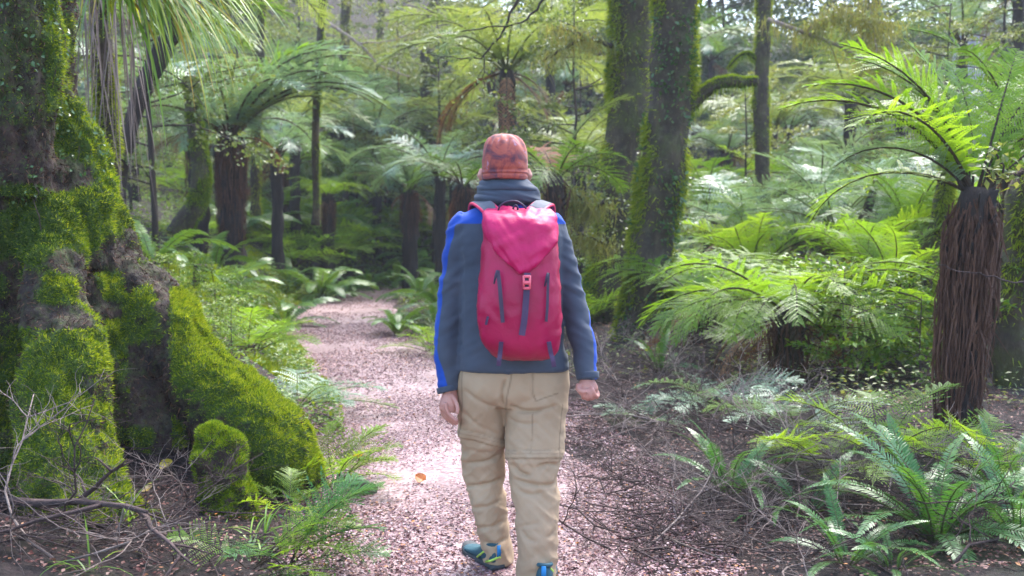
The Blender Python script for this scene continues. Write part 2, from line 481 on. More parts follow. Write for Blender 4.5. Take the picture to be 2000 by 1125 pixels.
gr = tag(sheet('ground', xs, ys, H, [M['soil']]), 'dark brown forest floor of soil and old leaves', 'ground', kind='structure')
# the trodden path, a strip with ragged edges laid just over the soil
ny = 260; yy = np.linspace(-2, 34, ny); l, r_ = edges(yy)
q3 = np.stack([yy * 1.7, yy * 0, yy * 0], 1)
l = l + .16 * fbm(q3, 3, 2); r_ = r_ + .18 * fbm(q3, 3, 3) + .05
uu = np.linspace(0, 1, 14)
X = l[:, None] + (r_ - l)[:, None] * uu; Yg = np.repeat(yy[:, None], 14, 1)
Z = H(X, Yg) + .006 + .012 * np.sin(uu * math.pi)[None]
v = np.stack([X, Yg, Z], -1).reshape(-1, 3)
i = np.arange(ny - 1)[:, None] * 14 + np.arange(13)[None]
pth = tag(plain('path', [M['path']], v, np.stack([i, i + 1, i + 15, i + 14], -1).reshape(-1, 4)), 'pinkish brown walking path strewn with tiny fallen leaves', 'path', kind='structure')

# fallen leaves: tiny beech leaves, thick on the path and thinner on both sides
def scatter_leaves(n, y0, y1, xl, xr, size, dens_pow=1.0):
    y = y0 + (y1 - y0) * R.rand(n) ** dens_pow
    l, r = edges(y)
    x = (l + xl) + (r + xr - l - xl) * R.rand(n)
    z = H(x, y) + .012 + .014 * R.rand(n)
    p = np.stack([x, y, z], 1)
    ok = fbm(np.stack([x * 1.6, y * 1.1, y * 0], 1), 3, 12) + .5 * R.randn(n) * .4 > -.22
    p = p[ok]; n = len(p)
    a = R.rand(n) * 6.283
    d = np.stack([np.cos(a), np.sin(a), R.randn(n) * .22], 1)
    nn = np.stack([R.randn(n) * .32, R.randn(n) * .32, np.ones(n)], 1)
    L = size * (.6 + .8 * R.rand(n))
    return p, d, nn, L
mb = MB()
for (n, y0, y1, xl, xr, s) in ((85000, 3.6, 8.2, -.25, .45, .0165), (40000, 8.2, 15, -.1, .2, .022), (12000, 15, 24, 0, 0, .034)):
    p, d, nn, L = scatter_leaves(n, y0, y1, xl, xr, s)
    leaf_quads(mb, p, d, nn, L, L * .62, cup=.25 * R.rand(len(p), 1), at=.5)
mbd = MB()
for (n, y0, y1, xl, xr, s) in ((46000, 3.6, 8.5, -1.9, 3.3, .019), (12000, 8.5, 14, -.3, 3.5, .028)):
    p, d, nn, L = scatter_leaves(n, y0, y1, xl, xr, s)
    leaf_quads(mbd, p, d, nn, L, L * .62, cup=.25 * R.rand(len(p), 1), at=.5)
tag(link('leaf_litter', mbd.mesh('verge_litter', [M['litter_dark']], False)), 'damp dark reddish leaf litter under the twigs on both verges', 'leaf litter', kind='stuff')
tag(link('leaf_litter', mb.mesh('leaf_litter', [M['litter']], False)), 'thousands of tiny russet and pinkish fallen leaves on the path', 'leaf litter', kind='stuff')
# ------------------------------------------------------------------ trees
def moss_on(mb, v, q, k, L, W, wfun, up=.25, m=0, rndf=None, droop=0.0):
    p, n, _ = surf_samples(v, q, k, wfun)
    d = n + np.array((0, 0, up)) + R.randn(k, 3) * .45
    blades(mb, p - n * L * .15, d, L * (.5 + R.rand(k)), W * (.7 + .6 * R.rand(k)), m, R.rand(k) if rndf is None else rndf(p), droop)

# ---- the big mossy tree on the left, its flaring roots remeshed into one skin
mb = MB()
def root(pts, rr, n=24, sides=18):
    p, r = resample(pts, rr, n); tube(mb, p, r, sides)
def Q(px, py, Y): return tuple(P(px, py, Y))
# trunk: right outline of the photo at x=130-150
root([(-3.0, 5.55, -.3), (-2.98, 5.5, .8), (-2.95, 5.42, 1.5), (-3.0, 5.4, 2.2), (-3.04, 5.4, 3.4), (-3.2, 5.4, 5.2)], [.86, .78, .68, .62, .60, .55], 30)
root([Q(30, 380, 5.02), Q(35, 60, 4.98), Q(30, -160, 5.0)], [.17, .19, .17], 14)                      # rib on the trunk
root([Q(120, 190, 5.35), Q(150, 300, 5.35), Q(168, 390, 5.32), Q(150, 520, 5.25)], [.10, .16, .19, .18], 14)  # lump at the trunk edge
# front buttress
root([Q(70, 300, 5.25), Q(90, 430, 5.1), Q(105, 560, 4.92), Q(122, 700, 4.74), Q(130, 850, 4.57), Q(145, 980, 4.44), Q(170, 1080, 4.32)], [.10, .14, .15, .185, .215, .245, .26], 26)
root([Q(-20, 420, 5.3), Q(-15, 620, 5.2), Q(-10, 800, 5.05), Q(-15, 960, 4.9), Q(-20, 1100, 4.8)], [.22, .26, .3, .32, .34], 18)
# long right root running down to the path
rr = np.array([[.20, .30], [.17, .30], [.15, .28], [.14, .25], [.13, .22], [.12, .17], [.06, .08]])
root([Q(110, 330, 5.35), Q(185, 500, 5.45), Q(265, 600, 5.4), Q(340, 690, 5.35), Q(430, 780, 5.25), Q(530, 880, 5.15), Q(575, 955, 5.08)], [.24, .24, .22, .215, .215, .2, .15], 32)
root([Q(250, 640, 5.5), Q(330, 760, 5.5), Q(420, 850, 5.45), Q(480, 940, 5.35)], [.24, .25, .24, .2], 18)    # the wall below the root's crest
root([Q(130, 580, 5.3), Q(200, 700, 5.3), Q(265, 790, 5.27), Q(330, 900, 5.2)], [.3, .3, .26, .2], 16)
bv, bq, bt = remesh(mb, .022, 3)
bn = vnormals(bv, bq, bt)
s3 = np.array((1, 1, .55))
bv = bv + bn * (.075 * fbm(bv * np.array((3.2, 3.2, 2.2)), 3, 21) + .042 * (.45 - np.abs(fbm(bv * s3 * 6.5, 3, 22)) * 1.5) + .03 * fbm(bv * np.array((1, 1, .6)) * 24, 3, 23))[:, None]
bn = vnormals(bv, bq, bt)
M['big_bark'] = bark_mat('old_rough_bark', [(.3, (.012, .007, .006)), (.5, (.035, .019, .014)), (.66, (.085, .047, .034)), (.8, (.16, .10, .075))], 13, .5, bstr=1, bdist=.05, moss=(.05, .07, .012), mossf=(.52, .68))
m, nt, b = M['big_bark'].copy(), None, None
nt = m.node_tree; b = nt.nodes['Principled BSDF']; src = b.inputs['Base Color'].links[0].from_socket
mc = ramp(nt, noise_fac(nt, 60, 4, .7), [(.3, (.02, .045, .006)), (.5, (.06, .105, .009)), (.7, (.14, .18, .015))])
kk = math_(nt, 'MULTIPLY', math_(nt, 'ADD', attr(nt, 'mossy'), math_(nt, 'MULTIPLY', math_(nt, 'SUBTRACT', noise_fac(nt, 30, 4, .7), .5), 1.6)), 1.5, True)
nt.links.new(mixc(nt, kk, src, mc), b.inputs['Base Color']); M['big_bark_mossed'] = m
bt_root = thing('mossy_tree', 'huge old mossy tree with flaring buttress roots at the left edge', 'tree', (-2.9, 5.5, 0))
def child_of(o, par):
    o.parent = par; o.matrix_parent_inverse = Matrix.Translation(-par.location); return o
def moss_w(c, n):
    w_ = np.clip((fbm(c * np.array((2.6, 2.6, 3.4)), 4, 31) - .02) * 6, 0, 1)
    pxx = 1000 + c[:, 0] / c[:, 1] * FPX
    front = (c[:, 2] < .95) & (pxx < 245)                       # front buttress is wholly moss
    w_ = np.where(front, np.clip(.75 + fbm(c * 3, 2, 33), .25, 1), w_)
    rootc = (pxx > 330) & (c[:, 2] < 1.1)
    w_ = np.where(rootc, np.clip(.5 + 1.4 * n[:, 2] + 1.2 * fbm(c * 2.5, 2, 36), 0, 1), w_)
    bare = (pxx > 150) & (pxx < 330) & (c[:, 2] < .75) & (n[:, 2] < .35)
    w_ = np.where(bare, w_ * np.where(c[:, 2] < .42, .75, .15), w_)
    high = c[:, 2] > 1.75
    w_ = np.where(high, w_ * np.where(pxx > 100, .7, .12), w_)
    return w_ * np.clip(.35 + n[:, 2] * .5 - n[:, 1] * .8 + n[:, 0] * .5, .03, 1)
mm = MB(); my = MB(); md_ = MB()
vm = np.clip(moss_w(bv, bn) * 1.3, 0, 1)
child_of(plain('trunk', [M['big_bark_mossed']], bv, bq, bt, None, {'mossy': vm}), bt_root)
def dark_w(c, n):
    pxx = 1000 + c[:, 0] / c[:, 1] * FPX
    return moss_w(c, n) * np.clip(.5 + 2.5 * fbm(c * 2.1, 3, 45) + (80 - pxx) / 160 + (c[:, 2] > 1.0) * .35, 0, 1)  # dark moss species in patches, thickened leftwards to paint in the shaded side
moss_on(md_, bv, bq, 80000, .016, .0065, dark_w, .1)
child_of(link('moss', md_.mesh('dark_shade_moss', [M['moss_dark_shade']], False)), bt_root)
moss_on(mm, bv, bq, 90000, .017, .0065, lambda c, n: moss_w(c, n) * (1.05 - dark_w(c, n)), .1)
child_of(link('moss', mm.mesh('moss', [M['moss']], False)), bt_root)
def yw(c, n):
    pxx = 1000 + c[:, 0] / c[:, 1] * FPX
    return moss_w(c, n) * np.clip(.15 + 1.6 * np.clip(n[:, 0] * .6 + n[:, 2] * .5 + .15 * fbm(c * 4, 2, 41), 0, 1), 0, 2) * np.where((c[:, 2] < 1.2), 1.5, .5)  # yellow moss species, favouring right and top faces to paint in their light
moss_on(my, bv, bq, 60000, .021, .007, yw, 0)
child_of(link('moss', my.mesh('yellow_lit_moss', [M['moss_yellow']], False)), bt_root)
fb = MB(); k = 60000
p, n, _ = surf_samples(bv, bq, k, lambda c, n: np.clip(1.1 - moss_w(c, n) * 2, 0, 1) * (n[:, 1] < .4))
blades(fb, p, n * .5 + R.randn(k, 3) * .6 + np.array((0, 0, -.5)), .012 + .03 * R.rand(k), .004 + .004 * R.rand(k))
M['fibre'] = leaf_mat('bark_fibre', [(0, (.02, .011, .009)), (.6, (.07, .036, .024)), (1, (.19, .11, .07))], .1, .8, (1, 1, 1), 0, .1)
child_of(link('bark_fibre', fb.mesh('bark_fibre', [M['fibre']], False)), bt_root)
# climbing small-leaved creeper on the upper trunk
def up_w(c, n):
    pxx = 1000 + c[:, 0] / c[:, 1] * FPX
    return (c[:, 2] > 1.35) * np.clip((fbm(c * 3.1, 2, 51) + .05) * 5, 0, 1) * (n[:, 1] < .3)
p, n, _ = surf_samples(bv, bq, 2600, up_w)
cl = MB()
p = p + n * .03 * R.rand(len(p), 1)
leaf_quads(cl, p, n * .5 + R.randn(len(p), 3) * .6 + np.array((0, 0, -.4)), n + R.randn(len(p), 3) * .5, .016 + .018 * R.rand(len(p)), .012 + .008 * R.rand(len(p)))
for i in range(60):
    p0 = p[R.randint(len(p))]; pts = [p0 + np.array((0, -.02, 0))]
    for k in range(7): pts.append(pts[-1] + np.array((R.randn() * .02, R.randn() * .008, -.03 - .02 * R.rand())))
    tube(cl, pts, .0022, 4, 1)
M['creeper'] = leaf_mat('creeper_leaf', [(0, (.03, .08, .025)), (.6, (.07, .14, .05)), (1, (.16, .22, .10))], .25, .22)
child_of(link('creeper', cl.mesh('creeper', [M['creeper'], M['twig']], False)), bt_root)

# mossy stump between the roots, and a moss cushion
def mossy_lump(name, label, cat, ring, k, L, mats, seed, voxel=.02):
    mb = MB(); p, r = resample(ring[0], ring[1], 16); tube(mb, p, r, 16)
    v, q, t = remesh(mb, voxel, 3); n = vnormals(v, q, t)
    v = v + n * (.10 * fbm(v * 5, 3, seed) + .04 * fbm(v * 17, 3, seed + 1))[:, None]
    base = ring[0][0]
    o = thing(name, label, cat, base)
    child_of(plain('wood', [M['big_bark']], v, q, t), o)
    mb = MB(); moss_on(mb, v, q, k, L, L * .24, lambda c, n: np.clip(.35 + n[:, 2] * .7 - .3 * n[:, 1] + 1.2 * fbm(c * 6, 2, seed + 3), .04, 1) * np.clip(.6 + n[:, 2] + .6 * (c[:, 2] > base[2] + .3), .2, 1.6))
    child_of(link('moss', mb.mesh('moss', mats, False)), o)
    return o
mossy_lump('mossy_stump', 'short moss-wrapped stump knee-high between the roots of the big tree', 'stump',
           ([Q(432, 1090, 4.55), Q(446, 1000, 4.58), Q(430, 900, 4.62), Q(446, 838, 4.66)], [.16, .13, .11, .06]), 26000, .017, [M['moss']], 61)
mossy_lump('moss_cushion', 'small bright round moss cushion on litter by the front buttress', 'moss', 
           ([Q(282, 1060, 4.33), Q(280, 1022, 4.34)], [.085, .075]), 5000, .03, [M['moss_yellow']], 64, .012)

# ---- standing trunks
def trunk_tree(name, label, pts, r, bark, moss_n=0, moss_mat='moss_yellow', side=None, sides=20, n=46, lump=.12, cat='tree', group=None, L=.05, branches=()):
    p, rr = resample(pts, r, n)
    mb = MB(); tube(mb, p, rr, sides)
    v = mb.v[0]; q = mb.q[0]; nn = vnormals(v, q, mb.t[0]); rm = float(np.mean(r))
    seed = R.randint(1000)
    v = v + nn * (rm * (lump * 1.6 * fbm(v * 1.3 / max(rm, .1) * .3, 3, seed) + lump * fbm(v * np.array((1, 1, .5)) * 1.2 / max(rm, .05), 3, seed + 1)))[:, None]
    o = thing(name, label, cat, pts[0], 0, group)
    child_of(plain('trunk', [bark], v, q, mb.t[0]), o)
    for (bp, br) in branches:
        bpp, brr = resample(bp, br, 22); bm = MB(); tube(bm, bpp, brr, 10)
        bm.v[0] = bm.v[0] + vnormals(bm.v[0], bm.q[0]) * (np.mean(br) * .35 * fbm(bm.v[0] * 9, 3, 5))[:, None]
        child_of(link('branch', bm.mesh('branch', [bark])), o)
        if moss_n:
            bb = MB(); moss_on(bb, bm.v[0], bm.q[0], 7000, .02, .008, lambda c, n: np.clip(.15 + n[:, 2], .02, 1))
            k = 420; pp, n2, _ = surf_samples(bm.v[0], bm.q[0], k, lambda c, n: np.clip(.1 - n[:, 2], 0, 1))
            blades(bb, pp, np.array((0, 0, -1.0)) + R.randn(k, 3) * .15, .05 + .1 * R.rand(k), .006)
            child_of(link('branch_moss', bb.mesh('branch_moss', [M['moss']], False)), o)
    if moss_n:
        mm = MB()
        def wf(c, n):
            s = np.zeros(len(c)) + .07
            for sv in (side or ((-1, .1, 0),)): s = np.maximum(s, np.clip(n @ nrm(np.array(sv, float)) - .35, 0, 1) * 2.2)
            return s * np.clip(.5 + 1.8 * fbm(c * 2.5, 3, seed + 5), .02, 1)
        moss_on(mm, v, q, moss_n, L, L * .2, wf, up=-.2, droop=.3)
        child_of(link('moss', mm.mesh('moss', [M[moss_mat]], False)), o)
    return o, v, q
def col(*a): return [tuple(P(px, py, Y)) for px, py, Y in a]
Y2 = 11.2
trB, vB, qB = trunk_tree('beech_tree', 'thick dark trunk right of the hiker with a stubby mossy branch on its right side',
    col((1268, 745, Y2), (1252, 690, Y2), (1258, 620, Y2), (1270, 510, Y2), (1281, 410, Y2), (1296, 300, Y2), (1309, 200, Y2), (1316, 100, Y2), (1318, 0, Y2), (1320, -250, Y2), (1310, -600, Y2)),
    [.46, .37, .275, .255, .255, .26, .255, .245, .24, .23, .2], M['bark_mossy'], 24000, 'moss_yellow', ((-1, .05, 0), (-1, .05, 0), (1, .3, 0)), L=.075,
    branches=[([tuple(P(1318, 225, Y2)), tuple(P(1350, 205, Y2)), tuple(P(1385, 172, Y2)), tuple(P(1425, 160, Y2)), tuple(P(1480, 160, Y2))], [.13, .085, .075, .07, .045])])
Y1 = 13.2
trA, vA, qA = trunk_tree('beech_tree', 'second thick dark trunk just behind and left of the one with a mossy branch',
    col((1188, 640, Y1), (1192, 560, Y1), (1196, 480, Y1), (1205, 400, Y1), (1217, 300, Y1), (1229, 200, Y1), (1232, 100, Y1), (1235, 0, Y1), (1240, -300, Y1), (1250, -600, Y1)),
    [.42, .31, .28, .265, .27, .275, .27, .28, .27, .24], M['bark_mossy'], 18000, 'moss_yellow', ((-1, .05, 0),), L=.075)
# little plants clinging to both trunks
for o_, v_, q_ in ((trB, vB, qB), (trA, vA, qA)):
    e = MB()
    k = 1500; p, n, _ = surf_samples(v_, q_, k, lambda c, n: (n[:, 1] < .1) * np.clip((fbm(c * 2.2, 3, 77) - .02) * 6, 0, 1))
    leaf_quads(e, p + n * .03, n + R.randn(k, 3) * .6, R.randn(k, 3) * .6 + np.array((0, 0, 1)), .03 + .05 * R.rand(k), .025 + .02 * R.rand(k))
    child_of(link('creeper', e.mesh('creeper', [M['creeper']], False)), o_)
trunk_tree('slender_tree', 'slim yellow-mossed trunk standing alone right of the mossy branch',
    col((1478, 540, 16), (1480, 500, 16), (1490, 400, 16), (1488, 300, 16), (1486, 200, 16), (1490, 100, 16), (1492, 0, 16), (1496, -300, 16)), [.15, .125, .12, .125, .12, .115, .11, .09], M['bark_mossy'], 7000, 'moss_yellow', ((1, .2, 0), (-1, .4, 0)), 12, L=.06,
    branches=[([tuple(P(1488, 130, 16)), tuple(P(1462, 105, 16)), tuple(P(1440, 112, 16)), tuple(P(1420, 135, 16))], [.04, .03, .025, .012])])
trunk_tree('slender_tree', 'very thin straight dark trunk rising over the left bank',
    col((616, 440, 18), (618, 400, 18), (616, 280, 18), (622, 120, 18), (630, 0, 18), (640, -250, 18)), [.085, .07, .068, .065, .06, .05], M['bark_mossy'], 2500, 'moss', ((1, 0, 0),), 10)
trunk_tree('curved_tree', 'dark leaning trunk with a bent foot behind the big mossy tree',
    col((345, 460, 15), (362, 430, 15), (385, 395, 15), (392, 330, 15), (380, 250, 15), (372, 150, 15)), [.17, .16, .14, .13, .125, .11], M['bark_mossy'], 9000, 'moss', ((1, 0, -.1), (0, -1, .3)), 14)
trunk_tree('dark_tree', 'dark trunk hung with dead strands beside the big mossy tree',
    col((225, 560, 8.2), (215, 420, 8.2), (212, 260, 8.2), (200, 100, 8.2), (190, -150, 8.2), (185, -400, 8.2)), [.10, .085, .08, .085, .10, .10], M['bark_mossy'], 9000, 'moss_yellow', ((1, 0, 0), (-.6, -1, 0)), 14)
trunk_tree('pale_tree', 'pale lavender lichen-covered trunk far behind the largest tree fern',
    col((1885, 420, 27), (1888, 250, 27), (1893, 100, 27), (1900, 0, 27), (1905, -300, 27)), [.52, .46, .42, .42, .38], M['bark_pale'], 0, sides=16)
for lab, a, r in (('thin dark trunk between two ferns on the left bank', ((500, 420, 20), (499, 340, 20), (503, 200, 20), (510, 60, 20), (515, -200, 20)), .09),
                  ('short dark snag under the fronds above the left bank', ((845, 330, 30), (838, 260, 30), (836, 190, 30), (838, 100, 30)), .3),
                  ('leaning dark trunk high behind the hiker, under pale leaves', ((700, 320, 33), (712, 220, 33), (770, 120, 33), (830, 40, 33), (880, -60, 33)), .17),
                  ('dark far trunk behind the drooping pale branch', ((1712, 330, 24), (1714, 240, 24), (1716, 140, 24), (1712, 0, 24), (1700, -200, 24)), .13),
                  ('dark leaning trunk standing behind the largest tree fern', ((1790, 640, 10), (1800, 560, 10), (1815, 500, 10), (1835, 420, 10), (1850, 300, 10)), .09),
                  ('black trunk in the shade at the right edge', ((1985, 900, 7.4), (1978, 760, 7.4), (1970, 650, 7.4), (1990, 500, 7.4), (2030, 300, 7.4)), .16),
                  ('grey trunk half hidden behind the left tree ferns', ((655, 420, 30), (660, 330, 30), (668, 200, 30), (675, 40, 30), (680, -200, 30)), .16),
                  ('thin grey trunk on the slope right of the very thin one', ((735, 420, 34), (738, 300, 34), (742, 150, 34), (745, -60, 34)), .13)):
    trunk_tree('dark_tree', lab, col(*a), np.linspace(r * 1.15, r * .8, len(a)), M['bark_mossy'], 2500, 'moss_yellow', ((1, 0, 0), (0, -1, 0)), sides=12, lump=.2, L=.07)
# leaning mossy branch on the right
trunk_tree('leaning_branch', 'leaning mossy dead branch propped among the right hand ferns',
    col((1610, 590, 12), (1650, 530, 12), (1680, 500, 12), (1685, 440, 12), (1700, 390, 12), (1712, 340, 12)), [.07, .075, .08, .07, .06, .03], M['bark_mossy'], 4000, 'moss', ((0, 0, 1), (-1, 0, .3)), 10, cat='branch')

# ---- the strap-leaved perching plant high on the left
ep = thing('perching_grass', 'long arching strap leaves of a perching plant hanging beside the big mossy tree', 'plant', P(215, -70, 7.6))
g = MB()
c0 = P(225, -55, 7.4)
for i in range(420):
    a = rad(-75 + 150 * R.rand()) ; el = .1 + .9 * R.rand()
    d = np.array((-.15 + 1.35 * R.rand(), -.75 + .9 * R.rand(), el * .9))
    strap_leaf(g, c0 + R.randn(3) * .09, d, (.7 + 1.0 * R.rand()) * (.7 + .35 * d[0]), .012 + .012 * R.rand(), 1.4 + 1.9 * R.rand(), 12, 0, R.rand(), R.randn() * .3)
child_of(link('leaf', g.mesh('strap_leaves', [M['grass']])), ep)
g = MB()
for i in range(45):
    p0 = P(150 + 110 * R.rand(), -60 + 40 * R.rand(), 7.7 + .35 * R.rand())
    strap_leaf(g, p0, (R.randn() * .12, R.randn() * .12, -1), .9 + 1.1 * R.rand(), .008 + .008 * R.rand(), .4, 6, 0, R.rand(), R.randn() * .6)
child_of(link('dead_leaf', g.mesh('dead_strands', [M['strand']])), ep)
# ------------------------------------------------------------------ fern fronds (1 m long, growing along +Y, up is +Z)
def frond(th0=60, th1=-30, npin=24, nq=12, wid=.26, s0=.14, peak=.42, qlen=1.0, simple=False, droop=.25, stalk=.010, curl=0.0, pw=None, tipw=.05, vee=.15, roll=0.0, jit=.12):
    mb = MB()
    n = 28
    s = np.linspace(0, 1, n)
    ang = np.radians(th0 + (th1 - th0) * s ** 1.25)
    dy, dz = np.cos(ang), np.sin(ang)
    lat = roll * s ** 2
    pos = np.stack([np.zeros(n), np.concatenate([[0], np.cumsum((dy[1:] + dy[:-1]) / 2)]) / (n - 1), np.concatenate([[0], np.cumsum((dz[1:] + dz[:-1]) / 2)]) / (n - 1)], 1)
    pos[:, 0] += lat * .3
    T = nrm(np.gradient(pos, axis=0)); X = nrm(np.cross(T, np.tile((0, 0, 1.0), (n, 1)) * 0 + np.stack([np.zeros(n), -dz, dy], 1))); N = np.cross(X, T)
    tube(mb, pos[::3] if (n - 1) % 3 == 0 else pos[::2], stalk * np.linspace(1, .18, len(pos[::3] if (n - 1) % 3 == 0 else pos[::2])), 4, 1, False, .5)
    sp = np.linspace(s0, .985, npin)
    def ip(A): return np.stack([np.interp(sp, s, A[:, c]) for c in range(3)], 1)
    B, Tt, Nn = ip(pos), nrm(ip(T)), nrm(ip(N)); Xx = np.cross(Tt, Nn)
    u0 = (sp - s0) / (1 - s0); pk = (peak - s0) / (1 - s0)
    sh = np.where(u0 < pk, .45 + .55 * np.sin(np.clip(u0 / pk, 0, 1) * math.pi / 2), np.cos(np.clip((u0 - pk) / (1 - pk), 0, 1) * math.pi / 2) ** .8)
    lp = wid * np.maximum(sh, tipw)
    gap = (1 - s0) / npin
    for side in (-1, 1):
        ph = np.radians(18 + 32 * u0) + R.randn(npin) * jit
        pd = nrm(Xx * (side * np.cos(ph))[:, None] + Tt * np.sin(ph)[:, None] + Nn * (vee + R.randn(npin) * jit)[:, None])
        l = lp * (1 + R.randn(npin) * .06)
        if simple:
            wv = gap * (1.0 if pw is None else pw)
            # a leaflet of three quads: base, wide middle, tip, drooping
            u = np.array([0, .3, .7, 1.0]); ww = np.array([.55, 1.0, .75, .06])
            side_v = nrm(np.cross(pd, Nn)) * -side
            c = B[:, None] + pd[:, None] * (l[:, None, None] * u[None, :, None]) - np.array((0, 0, 1.0)) * (droop * l[:, None] * u[None] ** 2)[..., None]
            hw = (np.minimum(wv, l * .8)[:, None] * ww[None] * .5)[..., None]
            V = np.stack([c - side_v[:, None] * hw, c + side_v[:, None] * hw], 2)       # npin,4,2,3
            i = (np.arange(npin) * 8)[:, None] + np.arange(3)[None] * 2
            mb.add(V.reshape(-1, 3), np.stack([i, i + 1, i + 3, i + 2], -1).reshape(-1, 4), None, 0, np.repeat(R.rand(npin) * .6 + .4 * R.rand(), 8))
        else:
            u = (np.arange(nq) + .5) / nq
            dirn = nrm(pd - 0)
            c = B[:, None] + dirn[:, None] * (l[:, None, None] * u[None, :, None]) - np.array((0, 0, 1.0)) * (droop * l[:, None] * u[None] ** 2)[..., None]
            perp = nrm(np.cross(Nn, pd))
            nn = nrm(np.cross(pd, perp))
            base_q = np.minimum(gap * .62, l * .35)[:, None] * qlen * (1 - u[None] ** 2 * .8)
            rr = np.repeat((R.rand(npin) * .5)[:, None], nq, 1) + R.rand(npin, nq) * .5
            for s2 in (-1, 1):
                d = perp[:, None] * s2 * .88 + pd[:, None] * .48 + np.zeros((npin, nq, 3))
                leaf_quads(mb, c.reshape(-1, 3), d.reshape(-1, 3), np.repeat(nn[:, None], nq, 1).reshape(-1, 3) + R.randn(npin * nq, 3) * .12, base_q.ravel(), np.minimum(l[:, None] / nq * 1.25, base_q * .7).ravel(), 0, rr.ravel(), .1, .4)
            # a terminal leaflet and a hair-thin midrib
            leaf_quads(mb, B + pd * l[:, None] * .85 - np.array((0, 0, 1.0)) * (droop * l * .8)[:, None], pd - np.array((0, 0, droop)), nn, l * .18, l * .05, 0)
    return mb
def frond_mesh(name, mats, **k): return frond(**k).mesh(name, mats)

FR = {}      # mesh families: lists ordered from upright to drooping
def fam(key, leaf, stem, curves, **k):
    FR[key] = [frond_mesh(key + '_frond', [M[leaf], M[stem]], th0=a, th1=b, **k) for (a, b) in curves]
CV = [(84, 42), (76, 8), (66, -18), (52, -38), (36, -58), (14, -74)]
big = dict(npin=30, nq=16, wid=.27, s0=.12, peak=.45, stalk=.011, droop=.22)
fam('tree_bright', 'tf_bright', 'stalk', CV, **big)
fam('tree_green', 'tf_leaf', 'stalk', CV, **big)
fam('tree_olive', 'tf_olive', 'stalk_green', CV, **dict(big, npin=26, nq=12))
fam('tree_blue', 'tf_blue', 'stalk', CV, **dict(big, npin=26, nq=12))
fam('dead', 'dead', 'stalk', [(20, -88), (-10, -89), (-40, -88)], **dict(big, npin=18, nq=8, droop=.9, wid=.2))
fam('rust', 'rust', 'stalk', [(60, -20)], **dict(big, npin=22, nq=12, wid=.3))
fam('sword', 'sword', 'stalk_green', [(82, 30), (72, 6), (62, -14), (46, -34), (28, -40), (12, -30)], npin=44, wid=.088, s0=.08, peak=.5, simple=True, pw=.68, droop=.15, stalk=.008, vee=.12, jit=.06)
fam('crown', 'crownf', 'stalk_green', [(74, -4), (62, -26), (48, -48), (30, -50), (10, -52)], npin=28, wid=.12, s0=.1, peak=.6, simple=True, pw=1.0, droop=.25, stalk=.008, vee=.1, jit=.06)
fam('lady', 'tf_bright', 'stalk', [(70, 4), (55, -12), (38, -20), (22, -18)], npin=20, nq=13, wid=.34, s0=.26, peak=.38, stalk=.008, droop=.12)
fam('bracken', 'sword', 'stalk', [(70, 10), (50, -8), (30, -14), (14, -6)], npin=18, nq=13, wid=.4, s0=.3, peak=.36, stalk=.009, droop=.1, qlen=1.1)
fam('pale', 'tf_blue', 'stalk_green', [(66, 0), (48, -20), (28, -24), (12, -22)], npin=22, nq=10, wid=.3, s0=.2, peak=.4, stalk=.008, droop=.15)

def put_frond(parent, key, i, loc, az, L, tilt=0.0, roll=0.0, name='frond'):
    f = FR[key]; me = f[int(np.clip(i, 0, len(f) - 1))]
    o = link(name, me, parent)
    o.location = loc
    o.rotation_euler = Euler((tilt, roll, 0), 'XYZ')
    o.rotation_euler = (Matrix.Rotation(az, 4, 'Z') @ Matrix.Rotation(tilt, 4, 'X') @ Matrix.Rotation(roll, 4, 'Y')).to_euler()
    o.scale = (L, L, L)
    return o
def ring_fronds(parent, key, n, L, z, lo=1, hi=4, az0=None, skip=None, r=.03, jitL=.15):
    """a rosette: the inner fronds upright, the outer ones arching"""
    a0 = R.rand() * 6.28 if az0 is None else az0
    for k in range(n):
        az = a0 + k * 2.39996 + R.randn() * .12
        t = (k + .5) / n
        i = int(round(lo + (hi - lo) * t + R.randn() * .35))
        if skip and skip(az): continue
        put_frond(parent, key, max(lo, min(hi, i)), (-math.sin(az) * r, math.cos(az) * r, z), az, L * (1 - jitL + 2 * jitL * R.rand()), R.randn() * .07, R.randn() * .25)
